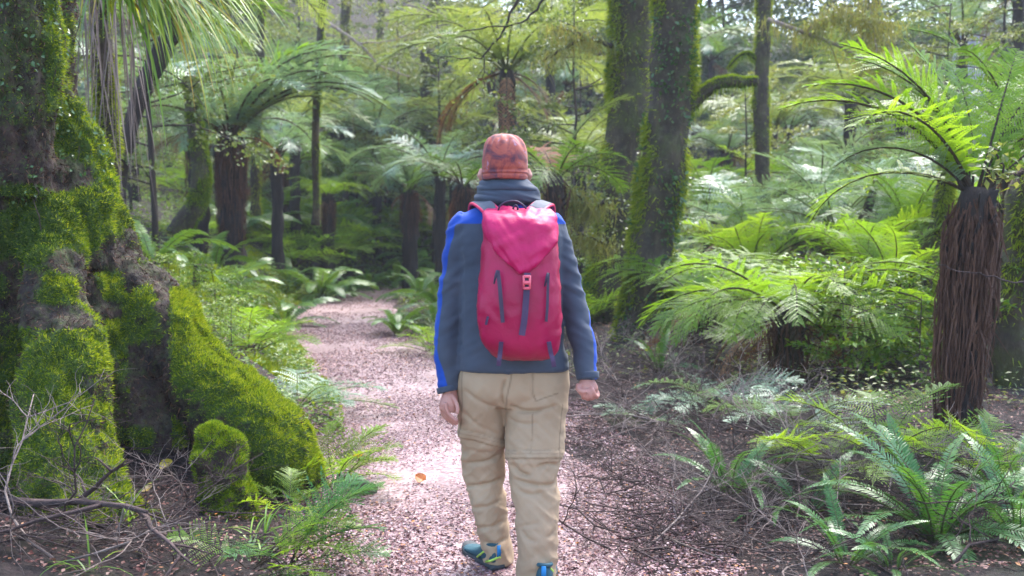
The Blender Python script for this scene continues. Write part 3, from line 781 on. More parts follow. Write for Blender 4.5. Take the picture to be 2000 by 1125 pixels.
def fern_trunk(parent, h, r0, r1, skirt=0, skirt_len=.8, lean=(0, 0), mats='fern_trunk', n=26, flare=0.0):
    mb = MB(); z = np.linspace(-.15, h, 9)
    pts = np.stack([lean[0] * (z / h) ** 2, lean[1] * (z / h) ** 2, z], 1)
    p, r = resample(pts, np.linspace(r0, r1, 9), n)
    tube(mb, p, r, 16)
    v = mb.v[0]; nn = vnormals(v, mb.q[0])
    mb.v[0] = v + nn * (r1 * .55 * fbm(v * np.array((16, 16, 3.0)), 3, R.randint(99)))[:, None]
    # stubs of old stalks
    for k in range(26):
        a = R.rand() * 6.28; zz = h * (.55 + .45 * R.rand()); d = np.array((math.cos(a), math.sin(a), .9))
        c = np.array((lean[0] * (zz / h) ** 2, lean[1] * (zz / h) ** 2, zz)) + d * np.array((r1, r1, 0)) * .8
        tube(mb, [c, c + d * np.array((.05, .05, .06)), c + d * np.array((.08, .08, .11))], [.014, .011, .006], 5)
    link('trunk', mb.mesh('trunk', [M[mats]]), parent)
    if skirt:
        mb = MB()
        for k in range(skirt):
            a = R.rand() * 6.28; top = h - .03 - (.5 if k % 3 == 0 else .12) * R.rand() * skirt_len
            l = skirt_len * (.35 + .65 * R.rand() ** .7); ou = (.01 + .06 * R.rand()) 
            ln = lambda z_: (max(0, z_) / h) ** 2
            pts = [(lean[0] * ln(top) + math.cos(a) * r1 * .9, lean[1] * ln(top) + math.sin(a) * r1 * .9, top)]
            for q in range(1, 6):
                t = q / 5
                pts.append((lean[0] * ln(top - l * t) + math.cos(a + R.randn() * .09) * (r1 + R.randn() * .008 + ou * 1.3 * math.sin(math.pi * min(1, t ** .5 * .85)) - .03 * t), lean[1] * ln(top - l * t) + math.sin(a + R.randn() * .09) * (r1 + R.randn() * .008 + ou * 1.3 * math.sin(math.pi * min(1, t ** .5 * .85)) - .03 * t), top - l * t))
            tube(mb, pts, np.linspace(.008, .003, 6) * (.45 + .8 * R.rand()), 4)
        k = skirt * 5
        a = R.rand(k) * 6.28; t = R.rand(k)
        rr = r1 + .06 * np.sin(math.pi * t ** .5 * .85) - .03 * t + .035 * R.rand(k)
        zz = h - .05 - skirt_len * .95 * t; lz = (np.maximum(0, zz) / h) ** 2
        p = np.stack([lean[0] * lz + np.cos(a) * rr, lean[1] * lz + np.sin(a) * rr, zz], 1)
        blades(mb, p, np.stack([R.randn(k) * .25, R.randn(k) * .25, -np.ones(k)], 1), .10 + .12 * R.rand(k), .006 + .006 * R.rand(k), 0)
        link('skirt', mb.mesh('skirt', [M['skirt']], False), parent)

def tree_fern(label, px, py, Y, key, n, L, r0=.10, r1=.09, lo=1, hi=4, skirt=0, skirt_len=.8, dead=0, base_off=(0, 0), az0=None, group=None, flare=0.0, extra=(), name='tree_fern', mats='fern_trunk', skip=None):
    """crown at photo pixel (px,py) at distance Y; the trunk runs down to the ground under it"""
    c = P(px, py, Y)
    bx, by = c[0] + base_off[0], Y + base_off[1]
    bz = h1(bx, by)
    o = thing(name, label, 'tree fern', (bx, by, bz), 0, group)
    h = max(.12, c[2] - bz)
    fern_trunk(o, h, r0, r1, skirt, skirt_len, (-base_off[0], -base_off[1]), mats, flare=flare)
    for k, (dk, az, i, l) in enumerate(extra):
        put_frond(o, dk, i, (-base_off[0] - math.sin(az) * .04, -base_off[1] + math.cos(az) * .04, h - .02), az, l, R.randn() * .04, R.randn() * .12, 'dead_frond' if dk in ('dead', 'rust') else 'frond')
    a0 = R.rand() * 6.28 if az0 is None else az0
    for k in range(n):
        az = a0 + k * 2.39996 + R.randn() * .15
        if skip and skip((az + math.pi) % (2 * math.pi) - math.pi): continue
        i = int(np.clip(round(lo + (hi - lo) * (k + .5) / n + R.randn() * .4), lo, hi))
        put_frond(o, key, i, (-base_off[0] - math.sin(az) * .05, -base_off[1] + math.cos(az) * .05, h - .01), az, L * (.85 + .3 * R.rand()), R.randn() * .06, R.randn() * .2)
    for k in range(dead):
        az = R.rand() * 6.28
        put_frond(o, 'dead', R.randint(3), (-base_off[0] - math.sin(az) * .07, -base_off[1] + math.cos(az) * .07, h - .05), az, L * (.45 + .3 * R.rand()), 0, R.randn() * .5, 'dead_frond')
    return o
# azimuth 0 points away from the camera (+Y), +90 deg to the left, -90 deg to the right
dg = rad
tree_fern('largest tree fern at the right edge with a thick brown skirt of hanging stalks', 1908, 372, 6.1, 'tree_bright', 9, 1.2, .085, .095, 1, 4, 200, 1.4, 0, az0=.4, base_off=(-.13, -.12),
          extra=(('tree_bright', dg(15), 0, 1.05), ('tree_bright', dg(-25), 0, 1.1), ('tree_bright', dg(40), 1, 1.1), ('tree_bright', dg(-60), 1, 1.2), ('tree_bright', dg(45), 0, 1.15), ('tree_bright', dg(88), 2, 1.35), ('tree_bright', dg(72), 2, 1.4), ('tree_bright', dg(82), 1, 1.3), ('tree_blue', dg(98), 3, 1.0), ('tree_green', dg(60), 1, 1.2), ('tree_bright', dg(-95), 2, 1.2)), skip=lambda a: abs(a) > 2.2 or 1.0 < a < 1.8)
tree_fern('low tree fern with mossy stump-like trunk and rusty dead fronds in the glade', 1540, 612, 8.3, 'tree_bright', 22, 1.35, .13, .10, 3, 4, 60, .8, 4, az0=1.0, flare=.02,
          extra=(('dead', dg(-110), 0, .7), ('dead', dg(-70), 1, .8), ('dead', dg(-95), 0, .9)), mats='bark_mossy')
tree_fern('low tree fern with a squat black trunk right of the thick forked trunks', 1375, 598, 10.4, 'tree_bright', 20, 1.5, .17, .13, 3, 4, 90, .6, 2, az0=.2, skip=lambda a: .9 < a < 2.6)
tree_fern('tall tree fern with a slim black trunk rising straight behind the hiker', 990, 138, 17, 'tree_olive', 19, 2.3, .15, .125, 2, 4, 0, 0, 3, extra=(('tree_blue', dg(-90), 3, 1.9), ('dead', dg(70), 1, 1.9), ('dead', dg(60), 1, 1.6)))
tree_fern('broad tree fern with long pale drooping fronds on the left bank', 450, 268, 17, 'tree_blue', 22, 2.6, .2, .19, 2, 4, 160, 1.7, 2, extra=(('tree_blue', dg(-90), 2, 3.0), ('tree_blue', dg(-80), 1, 2.7), ('tree_blue', dg(-100), 2, 2.9), ('tree_blue', dg(-75), 3, 3.0), ('tree_olive', dg(-105), 3, 2.6), ('tree_blue', dg(-60), 2, 2.8), ('tree_bright', dg(-95), 1, 2.3)))
tree_fern('tree fern with silvery hanging fronds close behind the leaning bent-footed trunk', 385, 262, 17, 'tree_blue', 10, 1.5, .15, .14, 3, 5, 40, 1, 3)
tree_fern('golden tree fern whose fronds reach in over the top of the left bank', 400, -40, 12, 'tree_olive', 15, 2.0, .10, .09, 2, 4, 0, 0, 2, base_off=(-1.25, .3))
tree_fern('dark green tree fern overhead at the top, left of the golden one', 330, 90, 14, 'tree_green', 12, 1.7, .11, .10, 2, 4, 0, 0, 1, base_off=(-.95, .3))
tree_fern('low spreading tree fern with a brown skirt beyond the bend of the path', 800, 372, 24, 'tree_blue', 16, 1.8, .2, .17, 2, 3, 90, 1.0, 3)
tree_fern('far blue-green tree fern on a slim black trunk right of the slim mossy tree', 1540, 258, 28, 'tree_blue', 16, 2.0, .17, .14, 2, 4, 0, 0, 2)
tree_fern('far tree fern on a stout black trunk below the drooping pale branch', 1655, 292, 26, 'tree_blue', 15, 1.8, .18, .16, 3, 4, 0, 0, 2)
tree_fern('yellowish tree fern behind the pale drooping branch', 1660, 195, 22, 'tree_olive', 16, 2.3, .14, .12, 2, 4, 0, 0, 1)
tree_fern('far blue tree fern with a dark stem beyond the path bend', 838, 205, 31, 'tree_blue', 15, 2.3, .22, .2, 3, 5, 30, 1.5, 3)
tree_fern('bright tall tree fern at the top above the hiker', 1075, 55, 25, 'tree_olive', 17, 2.8, .15, .13, 2, 4, 0, 0, 2)
tree_fern('tree fern with one rusty orange dead frond right of the hat', 1085, 345, 11.4, 'tree_green', 9, 1.1, .10, .09, 3, 4, 20, .6, 2, extra=(('rust', dg(15), 0, .95), ('rust', dg(-10), 0, .9), ('tree_olive', dg(-80), 1, 1.5)))
tree_fern('leafy tree fern low behind the left shoulder of the hiker', 905, 360, 17, 'tree_green', 11, 1.35, .13, .12, 2, 4, 30, .5, 2)
tree_fern('pale tree fern with arched fronds in the middle of the right hand glade', 1630, 440, 13.5, 'pale', 18, 1.5, .14, .12, 0, 2, 40, .5, 3)
tree_fern('pale green tree fern in the shade just left of the largest one', 1775, 470, 11, 'tree_green', 15, 1.25, .13, .11, 1, 3, 40, .6, 3)
tree_fern('yellow-green low tree fern behind the squat black one', 1470, 545, 13.5, 'tree_bright', 15, 1.5, .13, .12, 1, 3, 20, .4, 1)
tree_fern('far pale tree fern left of the slim yellow-mossed trunk', 1420, 300, 24, 'tree_blue', 15, 1.8, .16, .14, 2, 4, 30, .8, 2)
tree_fern('low tree fern in the gap right of the leaning mossy branch', 1745, 560, 9.6, 'tree_bright', 13, .95, .12, .10, 1, 3, 30, .4, 2)
tree_fern('tree fern half hidden behind the second trunk', 1130, 300, 19, 'tree_olive', 14, 1.7, .13, .12, 2, 4, 0, 0, 2)
tree_fern('small tree fern under the long pale fronds on the left bank', 640, 385, 23, 'tree_bright', 13, 1.2, .15, .13, 2, 4, 60, .8, 2)
tree_fern('tree fern with brown skirt leaning beside the path bend', 560, 330, 25, 'tree_green', 13, 1.8, .15, .13, 2, 4, 90, 1.2, 2)
tree_fern('high pale tree fern in the far haze above the left shoulder', 720, 250, 38, 'tree_blue', 15, 2.6, .2, .18, 2, 4, 0, 0, 2)
tree_fern('tall olive tree fern in the far haze at top centre', 905, 60, 36, 'tree_olive', 16, 3.0, .2, .18, 2, 4, 0, 0, 2)
tree_fern('green tree fern reaching in at the upper right corner', 1985, 250, 9, 'tree_green', 12, 1.3, .12, .11, 1, 4, 40, .7, 2)

for k, (px, py, Y, key, L) in enumerate(((1445, 470, 15, 'pale', 1.6), (1560, 470, 16, 'pale', 1.6), (1690, 520, 10.5, 'tree_bright', .95), (1725, 415, 14, 'pale', 1.5), (1830, 440, 12, 'pale', 1.3), (1950, 480, 11, 'tree_bright', 1.2), (1600, 385, 19, 'tree_blue', 1.9), (1500, 400, 21, 'tree_bright', 1.8), (1385, 430, 18, 'tree_green', 1.6))):
    tree_fern('%s from the left of the low fern crowns crowding the right hand glade' % ('second', 'fourth', 'sixth', 'seventh', 'eighth', 'ninth', 'fifth', 'third', 'first')[k], px, py, Y, key, 15, L, .12, .11, 1 if key[0] == 't' else 0, 3 if key[0] == 't' else 2, 20, .4, 1, group='low fern crowns in the right hand glade')
# ---- ground ferns
def ground_fern(label, px, py, key, n, L, lo=0, hi=4, cat='fern', name='ground_fern', group=None, z=0, skip=None, Y=None, extra=()):
    g = G(px, py) if Y is None else at(px, Y)
    o = thing(name, label, cat, (g[0], g[1], g[2] + z), 0, group)
    ring_fronds(o, key, n, L, .02, lo, hi, skip=skip)
    for (a_, i_, l_) in extra: put_frond(o, key, i_, (0, 0, .02), rad(a_), l_, R.randn() * .05, R.randn() * .15)
    return o
ground_fern('large sword fern with many upright fronds in the lower right corner', 1830, 1065, 'sword', 30, .62, 0, 4)
ground_fern('sword fern with pale leathery fronds beside the twig tangle', 1425, 975, 'sword', 15, .48, 0, 4)
ground_fern('small sword fern in front of the large one at the bottom edge', 1655, 1110, 'sword', 13, .36, 0, 5)
ground_fern('small dark sword fern at the bottom right edge below the large one', 1745, 1120, 'sword', 10, .27, 1, 5)
ground_fern('bluish fern with lacy flat fronds under the low tree ferns', 1400, 800, 'pale', 11, .62, 1, 3)
ground_fern('lacy fern spreading at the foot of the mossy stump-like tree fern', 1555, 835, 'pale', 12, .62, 1, 3)
ground_fern('fern growing against the foot of the thick dark trunk', 1290, 730, 'sword', 9, .6, 0, 3)
ground_fern('fern behind the large sword fern under the brown skirt', 1720, 905, 'lady', 10, .62, 0, 3)
ground_fern('fern with arched pale fronds at the right edge of the ground', 1960, 985, 'sword', 14, .5, 0, 4)
ground_fern('bright lacy fern between the long mossy root and the path', 652, 962, 'lady', 9, .5, 0, 2, extra=((-60, 0, .5), (-120, 0, .42), (-80, 1, .4), (-30, 0, .5)))
ground_fern('flat light green bracken at the bottom left of the path', 565, 1120, 'bracken', 4, .36, 1, 3, extra=((-75, 0, .5), (-100, 1, .46), (-40, 0, .5), (-90, 0, .55)))
ground_fern('striped yellow-green fern at the bottom edge beside the stump', 495, 1122, 'lady', 4, .4, 1, 3, extra=((-80, 1, .5), (-60, 2, .5), (-100, 2, .48)))
ground_fern('pale sunlit fern at the path edge behind the long root', 580, 800, 'pale', 16, .66, 1, 3)
ground_fern('glossy low fern behind the long root under the left bank', 500, 690, 'lady', 10, .6, 1, 3)
ground_fern('bright fern arching over the path from the left bank', 485, 690, 'lady', 12, .6, 0, 3)
ground_fern('crown fern with big glossy leaves on top of the left bank', 555, 520, 'crown', 12, 1.0, 0, 4, Y=14.5)
ground_fern('dark crown fern with drooping silvery leaves above the path', 625, 540, 'crown', 22, 1.4, 0, 4, Y=20)
ground_fern('crown fern clump left of the hiker where the path bends', 775, 530, 'crown', 20, 1.3, 0, 4, Y=25)
ground_fern('upright spiky fern on the right edge of the path by the left sleeve', 775, 655, 'crown', 16, .62, 0, 2)
ground_fern('leafy fern partly hidden behind the blue sleeve', 850, 640, 'crown', 16, .8, 0, 4)
ground_fern('spreading green fern on the right path edge below the spiky one', 838, 690, 'lady', 12, .55, 0, 3)
ground_fern('small upright fern on the left path edge before the bend', 540, 615, 'crown', 11, .42, 0, 3)
ground_fern('broad-leaved crown fern by the mossy log stump on the bank', 440, 500, 'crown', 11, .8, 0, 4, Y=13)
ground_fern('small fern sprouting between two tree fern trunks on the right', 1600, 720, 'lady', 8, .5, 0, 3)
ground_fern('ragged sword fern on the litter left of the big bottom right one', 1575, 1010, 'sword', 11, .40, 1, 5)
ground_fern('fern half out of the frame at the right edge below the skirted tree fern', 1990, 1075, 'sword', 14, .5, 0, 4)
ground_fern('lacy fern between the pale leathery fern and the large sword fern', 1620, 930, 'lady', 9, .5, 1, 3)
ground_fern('low fern under the twigs right of the closed hand', 1250, 830, 'pale', 7, .36, 1, 3)
ground_fern('small fern at the dark foot of the right edge trunk', 1900, 940, 'lady', 9, .5, 0, 3)
ground_fern('young fern peeping from behind the mossy stump', 560, 1020, 'lady', 7, .3, 0, 3)
ORD = ['nearest', 'second nearest', 'third nearest', 'fourth nearest', 'fifth nearest', 'sixth nearest', 'seventh nearest', 'eighth nearest', 'ninth nearest', 'tenth nearest', 'eleventh nearest', 'twelfth nearest', 'thirteenth nearest', 'fourteenth nearest', 'fifteenth nearest', 'sixteenth nearest', 'seventeenth nearest', 'eighteenth nearest', 'nineteenth nearest', 'twentieth nearest']
def row(ps, fmt, key, n, L, lo, hi, group):
    ps = sorted(ps, key=lambda q: q[1])
    for k, (px, Y) in enumerate(ps):
        ground_fern(fmt % ORD[k], px, 0, key if isinstance(key, str) else key[k % len(key)], n, L * (.8 + .4 * R.rand()), lo, hi, group=group, Y=Y)
row([(300, 11), (420, 15.5), (470, 17.5), (680, 22), (720, 23.5), (700, 28), (565, 21), (530, 23), (420, 11.5), (380, 19)], '%s of the green ferns lining the left bank', ('crown', 'lady', 'crown'), 13, .95, 0, 4, 'ferns on the left bank')
row([(820, 20), (862, 16.5), (835, 24), (880, 21), (800, 26.5), (920, 24)], '%s of the crown ferns lining the right path edge', 'crown', 14, .95, 0, 4, 'crown ferns on the right path edge')
row([(1340, 15), (1450, 17), (1560, 16), (1640, 18), (1720, 15), (1560, 11), (1800, 13), (1900, 11.5), (1980, 14), (1400, 21), (1520, 22), (1880, 19), (1160, 16), (1120, 12.5), (1660, 9)], '%s of the leafy ferns filling the right hand glade', ('lady', 'pale', 'lady'), 12, 1.1, 0, 3, 'ferns in the right hand glade')
# ------------------------------------------------------------------ the hiker
HY = 4.03
def ringpx(py, xl, xr, Y, depth, e=2.2, n=48, cyo=0.0):
    a = P(xl, py, Y); b_ = P(xr, py, Y)
    return sup((a[0] + b_[0]) / 2, Y + cyo, a[2], (b_[0] - a[0]) / 2, depth, e, n)
def loftpx(mb, rows, n=48, dens=4):
    """rows: (py, xl, xr, Y, depth, e)"""
    rows = np.array(rows, float)
    out, _ = resample(rows, np.zeros(len(rows)), (len(rows) - 1) * dens + 1)
    loft(mb, [ringpx(r[0], r[1], r[2], r[3], r[4], r[5], n) for r in out])
def limb(mb, pts, rr, n=24, sides=20):
    p, r = resample([tuple(P(a, b, Y)) for a, b, Y in pts], rr, n); tube(mb, p, r, sides)

person_me = MB()
# head, neck and a slim core inside the clothes, down to the hands: one skin
loftpx(person_me, [(268, 975, 998, 4.05, .02, 2), (274, 962, 1010, 4.05, .06, 2), (290, 951, 1021, 4.04, .088, 2.1), (315, 945, 1027, 4.04, .098, 2.2), (338, 947, 1026, 4.045, .096, 2.2), (356, 953, 1021, 4.055, .085, 2.2), (372, 958, 1014, 4.06, .07, 2), (395, 955, 1017, 4.05, .065, 2), (420, 930, 1050, 4.05, .075, 2), (470, 918, 1085, 4.05, .09, 2.2), (600, 920, 1085, 4.05, .095, 2.2), (700, 915, 1092, 4.05, .095, 2.2), (760, 912, 1092, 4.05, .09, 2.2)])
limb(person_me, [(936, 760, 4.06), (942, 860, 4.12), (950, 960, 4.1), (970, 1080, 4.09), (968, 1105, 4.09)], [.065, .055, .045, .035, .03])
limb(person_me, [(1048, 760, 4.05), (1046, 880, 4.0), (1046, 980, 3.95), (1048, 1110, 3.88), (1048, 1140, 3.88)], [.068, .056, .046, .036, .03])
limb(person_me, [(905, 445, 4.05), (892, 520, 4.05), (881, 600, 4.05), (875, 680, 4.03), (877, 750, 4.02), (880, 768, 4.015)], [.042, .04, .036, .032, .025, .025])
limb(person_me, [(1080, 445, 4.05), (1100, 520, 4.05), (1122, 600, 4.03), (1138, 670, 3.98), (1147, 735, 3.94), (1148, 748, 3.935)], [.042, .04, .036, .032, .026, .026])
# face (turned away): jaw, nose, ears
tube(person_me, [P(985, 330, 4.15), P(986, 345, 4.165), P(986, 362, 4.15)], [.035, .052, .04], 14)
tube(person_me, [P(986, 318, 4.135), P(986, 331, 4.158), P(986, 335, 4.142)], [.010, .016, .012], 8)
for (px, s) in ((943, -1), (1029, 1)):
    tube(person_me, [P(px + 2 * s, 331, 4.055), P(px + 5 * s, 343, 4.045), P(px + 1 * s, 355, 4.052)], [.010, .014, .009], 10)
def finger(pts, r): 
    p, rr = resample([tuple(P(*a)) for a in pts], np.linspace(r, r * .78, len(pts)), 10); tube(person_me, p, rr, 9)
# left hand, hanging open with the palm to the back
yl = 4.0
tube(person_me, [P(880, 762, 4.012), P(879, 775, 4.005), P(876, 790, yl), P(873, 803, yl)], np.array([[.026, .020], [.034, .021], [.038, .020], [.034, .017]]), 14)
for k in range(4):
    ox, oy, od = 2.6 * k, -2.2 * k, -.0165 * k + .02
    finger([(862 + ox, 793 + oy, yl + od), (866 + ox, 811 + oy, yl + od), (877 + ox, 823 + oy - (k == 0) * 2, yl + od - .004), (890 + ox - (k in (0, 3)) * 3, 831 + oy - (k in (0, 3)) * 2, yl + od - .012)], .0088)
finger([(882, 770, yl - .008), (890, 784, yl - .02), (894, 797, yl - .03), (893, 808, yl - .036)], .0105)
# right hand, loosely closed, fingers curled towards the palm
yr = 3.93
tube(person_me, [P(1148, 740, yr + .004), P(1147, 750, yr), P(1149, 762, yr), P(1152, 770, yr + .004)], np.array([[.027, .021], [.038, .024], [.042, .023], [.034, .017]]), 14)
for (x0, dx, dy_) in ((1166, -3, 0), (1157, -2, 3), (1148, -1, 4), (1139, 1, 2)):
    finger([(x0, 764, yr + .008), (x0 + 1, 774 + dy_, yr - .004), (x0 + dx - 1, 773 + dy_, yr - .026), (x0 + dx * 2 - 2, 763 + dy_, yr - .034), (x0 + dx * 2 - 4, 757 + dy_, yr - .026)], .0102)
finger([(1130, 750, yr - .008), (1129, 760, yr - .022), (1136, 765, yr - .038), (1146, 764, yr - .043)], .0108)
pv, pq, pt = remesh(person_me, .0038, 2)
m, nt, b = mat('skin'); 
nt.links.new(ramp(nt, noise_fac(nt, 14, 4), [(.3, (.34, .13, .10)), (.55, (.46, .21, .165)), (.75, (.52, .27, .21))]), b.inputs['Base Color'])
b.inputs['Roughness'].default_value = .5; b.inputs['Subsurface Weight'].default_value = .15; b.inputs['Subsurface Radius'].default_value = (.01, .004, .002)
bump(nt, b, noise_fac(nt, 130, 4), .3, .003)
M['skin'] = m
origin = np.array((P(1000, 900, HY)[0], HY, 0))
person = tag(plain('person', [M['skin']], pv, pq, pt), 'person walking away in grey and blue fleece, beige trousers and rusty beanie', 'person')
def cloth(name, m, c0, c1, rough, nscale=300, bs=.25, sheen=0.0, spec=.3):
    mm_, nt, b = mat(name)
    f = noise_fac(nt, 5, 4)
    nt.links.new(ramp(nt, f, [(.3, c0), (.7, c1)]), b.inputs['Base Color'])
    b.inputs['Roughness'].default_value = rough; b.inputs['Specular IOR Level'].default_value = spec
    b.inputs['Sheen Weight'].default_value = sheen
    bump(nt, b, noise_fac(nt, nscale, 3), bs, .003)
    M[m] = mm_
    return mm_, nt, b

# ---- fleece jacket
mb = MB()
loftpx(mb, [(352, 962, 1012, 4.05, .07, 2), (372, 956, 1018, 4.05, .08, 2), (398, 940, 1040, 4.05, .09, 2), (412, 912, 1075, 4.05, .10, 2.1), (430, 894, 1094, 4.05, .115, 2.3), (470, 893, 1100, 4.04, .128, 2.5), (540, 900, 1098, 4.04, .132, 2.5), (620, 901, 1097, 4.04, .130, 2.5), (680, 897, 1104, 4.04, .134, 2.5), (712, 895, 1110, 4.04, .138, 2.5), (722, 897, 1110, 4.04, .136, 2.5)])
limb(mb, [(912, 436, 4.05), (904, 448, 4.05), (893, 520, 4.05), (881, 600, 4.05), (874, 680, 4.03), (876, 748, 4.02), (876, 760, 4.015)], [.062, .066, .063, .059, .053, .045, .043], 36)
limb(mb, [(1072, 438, 4.05), (1080, 450, 4.05), (1100, 520, 4.05), (1122, 600, 4.03), (1138, 670, 3.98), (1147, 730, 3.94), (1148, 740, 3.935)], [.058, .059, .058, .054, .050, .044, .042], 36)
jv, jq, jt = remesh(mb, .0085, 5)
jn = vnormals(jv, jq, jt)
jx = 1000 + jv[:, 0] / jv[:, 1] * FPX; 
def to_px(v):
    y, z = v[:, 1], v[:, 2] - CAMZ
    f = y * CP - z * SP; u = y * SP + z * CP
    return 1000 + FPX * v[:, 0] / f, 562.5 - FPX * u / f
jx, jy = to_px(jv)
def ridged(p, s): return 1 - np.abs(fbm(p, 3, s)) * 2.2
arm = (jx < 905 + 0 * jx) | (jx > 1100)
wr = ridged(np.stack([jv[:, 0] * 5 + jv[:, 2] * 3, jv[:, 1] * 5, jv[:, 2] * 17 + jv[:, 0] * np.sign(jx - 1000) * 10], 1), 71)
wr2 = fbm(jv * np.array((9, 9, 20.)), 3, 73)
jv = jv + jn * (.007 * (wr - .45) * np.where(arm, 1.15, .6) + .004 * wr2)[:, None]
# hem and cuffs turned in slightly
jn = vnormals(jv, jq, jt)
# blue yoke over the shoulders and blue stripe down the outer sleeves, as a signed distance in metres
d0 = np.full(len(jv), -1.0)
yoke = (437 + .10 * np.abs(jx - 1000) * 0 - jy) / 486                       # above py 437
d0 = np.maximum(d0, yoke)
axl = np.interp(jy, [440, 520, 600, 680, 765], [878, 866, 858, 853, 868]); axr = np.interp(jy, [440, 520, 600, 680, 745], [1116, 1129, 1149, 1161, 1163])
d0 = np.maximum(d0, np.where(jy > 420, np.minimum((axl + np.interp(jy, [430, 470, 560, 700, 760], [13, 8, 3, 2, 9]) - jx) / 486, .5), -1))
d0 = np.maximum(d0, np.where(jy > 420, (jx - axr + 1) / 486, -1))
mm_, nt, b = cloth('fleece', 'fleece', (.036, .046, .068), (.056, .069, .096), .8, 420, .3, .1)
for l_ in list(b.inputs['Base Color'].links): src = l_.from_socket
bl = ramp(nt, noise_fac(nt, 5, 3), [(.3, (.003, .040, .27)), (.7, (.006, .065, .38))])
k = math_(nt, 'MULTIPLY', math_(nt, 'ADD', attr(nt, 'blue'), .0015), 330.0, True)
nt.links.new(mixc(nt, k, src, bl), b.inputs['Base Color'])
jk = plain('jacket', [M['fleece']], jv, jq, jt, person, {'blue': d0})
# hood bunched behind the neck
mb = MB()
loftpx(mb, [(346, 946, 1030, 4.045, .080, 2.1), (350, 943, 1033, 4.04, .092, 2.1), (360, 936, 1043, 4.04, .104, 2.1), (370, 932, 1050, 4.04, .110, 2.1), (374, 932, 1051, 4.04, .107, 2.1), (380, 929, 1055, 4.04, .118, 2.1), (390, 928, 1057, 4.04, .122, 2.1), (397, 934, 1052, 4.04, .114, 2.1), (401, 950, 1036, 4.04, .09, 2.1)], 64, 5)
hv, hq, ht = mb.v[0], mb.q[0], mb.t[0]
hv = hv + vnormals(hv, hq, ht) * (.010 * (ridged(np.stack([hv[:, 0] * 5, hv[:, 1] * 5, hv[:, 2] * 24 + hv[:, 0] * 6], 1), 81) - .5) + .005 * fbm(hv * 14, 2, 83))[:, None]
cloth('fleece_grey', 'fleece_grey', (.036, .046, .068), (.056, .069, .096), .8, 420, .3, .1)
plain('hood', [M['fleece_grey']], hv, hq, ht, jk)
for pts, rr in (((( 874, 755, 4.018), (876, 765, 4.014)), (.0455, .043)), (((1147, 728, 3.942), (1148, 740, 3.936)), (.0455, .043))):
    mb = MB(); p, r = resample([tuple(P(*a)) for a in (pts[0], pts[0], pts[1], pts[1])], [rr[0] * .96, rr[0] * 1.04, rr[1] * 1.06, rr[1] * .9], 8); tube(mb, p, r, 24, 0, False)
    o_ = link('cuff', mb.mesh('cuff', [M['fleece_grey']]), jk)
    o_['label'] = 'grey elastic cuff'

# ---- trousers
mb = MB()
loftpx(mb, [(690, 905, 1102, 4.05, .118, 2.3), (712, 897, 1107, 4.05, .122, 2.3), (740, 892, 1110, 4.045, .130, 2.3), (765, 895, 1108, 4.045, .128, 2.3), (790, 915, 1090, 4.05, .105, 2.2)], 56)
def legrows(rows): loftpx(mb, rows, 44, 5)
legrows([(745, 895, 992, 4.05, .112, 2.2), (780, 895, 990, 4.055, .112, 2.2), (820, 897, 988, 4.075, .107, 2.2), (852, 899, 988, 4.09, .104, 2.2), (866, 900, 988, 4.095, .103, 2.2), (870, 902, 985, 4.1, .097, 2.2), (900, 903, 986, 4.11, .094, 2.1), (950, 910, 985, 4.12, .09, 2.1), (1000, 923, 990, 4.11, .086, 2.1), (1050, 936, 997, 4.1, .08, 2.1), (1088, 945, 1001, 4.1, .074, 2.1), (1098, 947, 1002, 4.1, .073, 2.1)])
legrows([(745, 988, 1109, 4.045, .115, 2.2), (780, 986, 1107, 4.035, .114, 2.2), (820, 987, 1106, 4.02, .109, 2.2), (860, 989, 1101, 4.0, .106, 2.2), (888, 991, 1097, 3.985, .104, 2.2), (895, 991, 1097, 3.98, .104, 2.2), (899, 994, 1092, 3.98, .098, 2.2), (950, 999, 1091, 3.96, .094, 2.1), (1000, 1005, 1090, 3.93, .09, 2.1), (1050, 1008, 1088, 3.9, .086, 2.1), (1100, 1010, 1086, 3.88, .082, 2.1), (1126, 1011, 1084, 3.87, .08, 2.1)])
tv, tq, tt = remesh(mb, .006, 3)
tn = vnormals(tv, tq, tt); tx, ty = to_px(tv)
right = tx > np.interp(ty, [740, 830, 900, 1000, 1100], [988, 989, 989, 999, 1006])
seamy = np.where(right, 895, np.interp(tx, [895, 990], [852, 876]))
sg = np.where(right, -1.0, 1.0)
wrn = ridged(np.stack([tv[:, 0] * 4, tv[:, 1] * 4, tv[:, 2] * 8 + sg * tv[:, 0] * 7 + .5 * fbm(tv * 6, 2, 3)], 1), 91)
wrn2 = ridged(np.stack([tv[:, 0] * 6 + 9, tv[:, 1] * 6, tv[:, 2] * 13 - sg * tv[:, 0] * 12], 1), 95)
amp = np.interp(ty, [700, 740, 790, 850, 905, 960, 1060, 1120], [.002, .003, .006, .007, .010, .010, .010, .012])
dsp = amp * (wrn - .45) + amp * .7 * (wrn2 - .5)
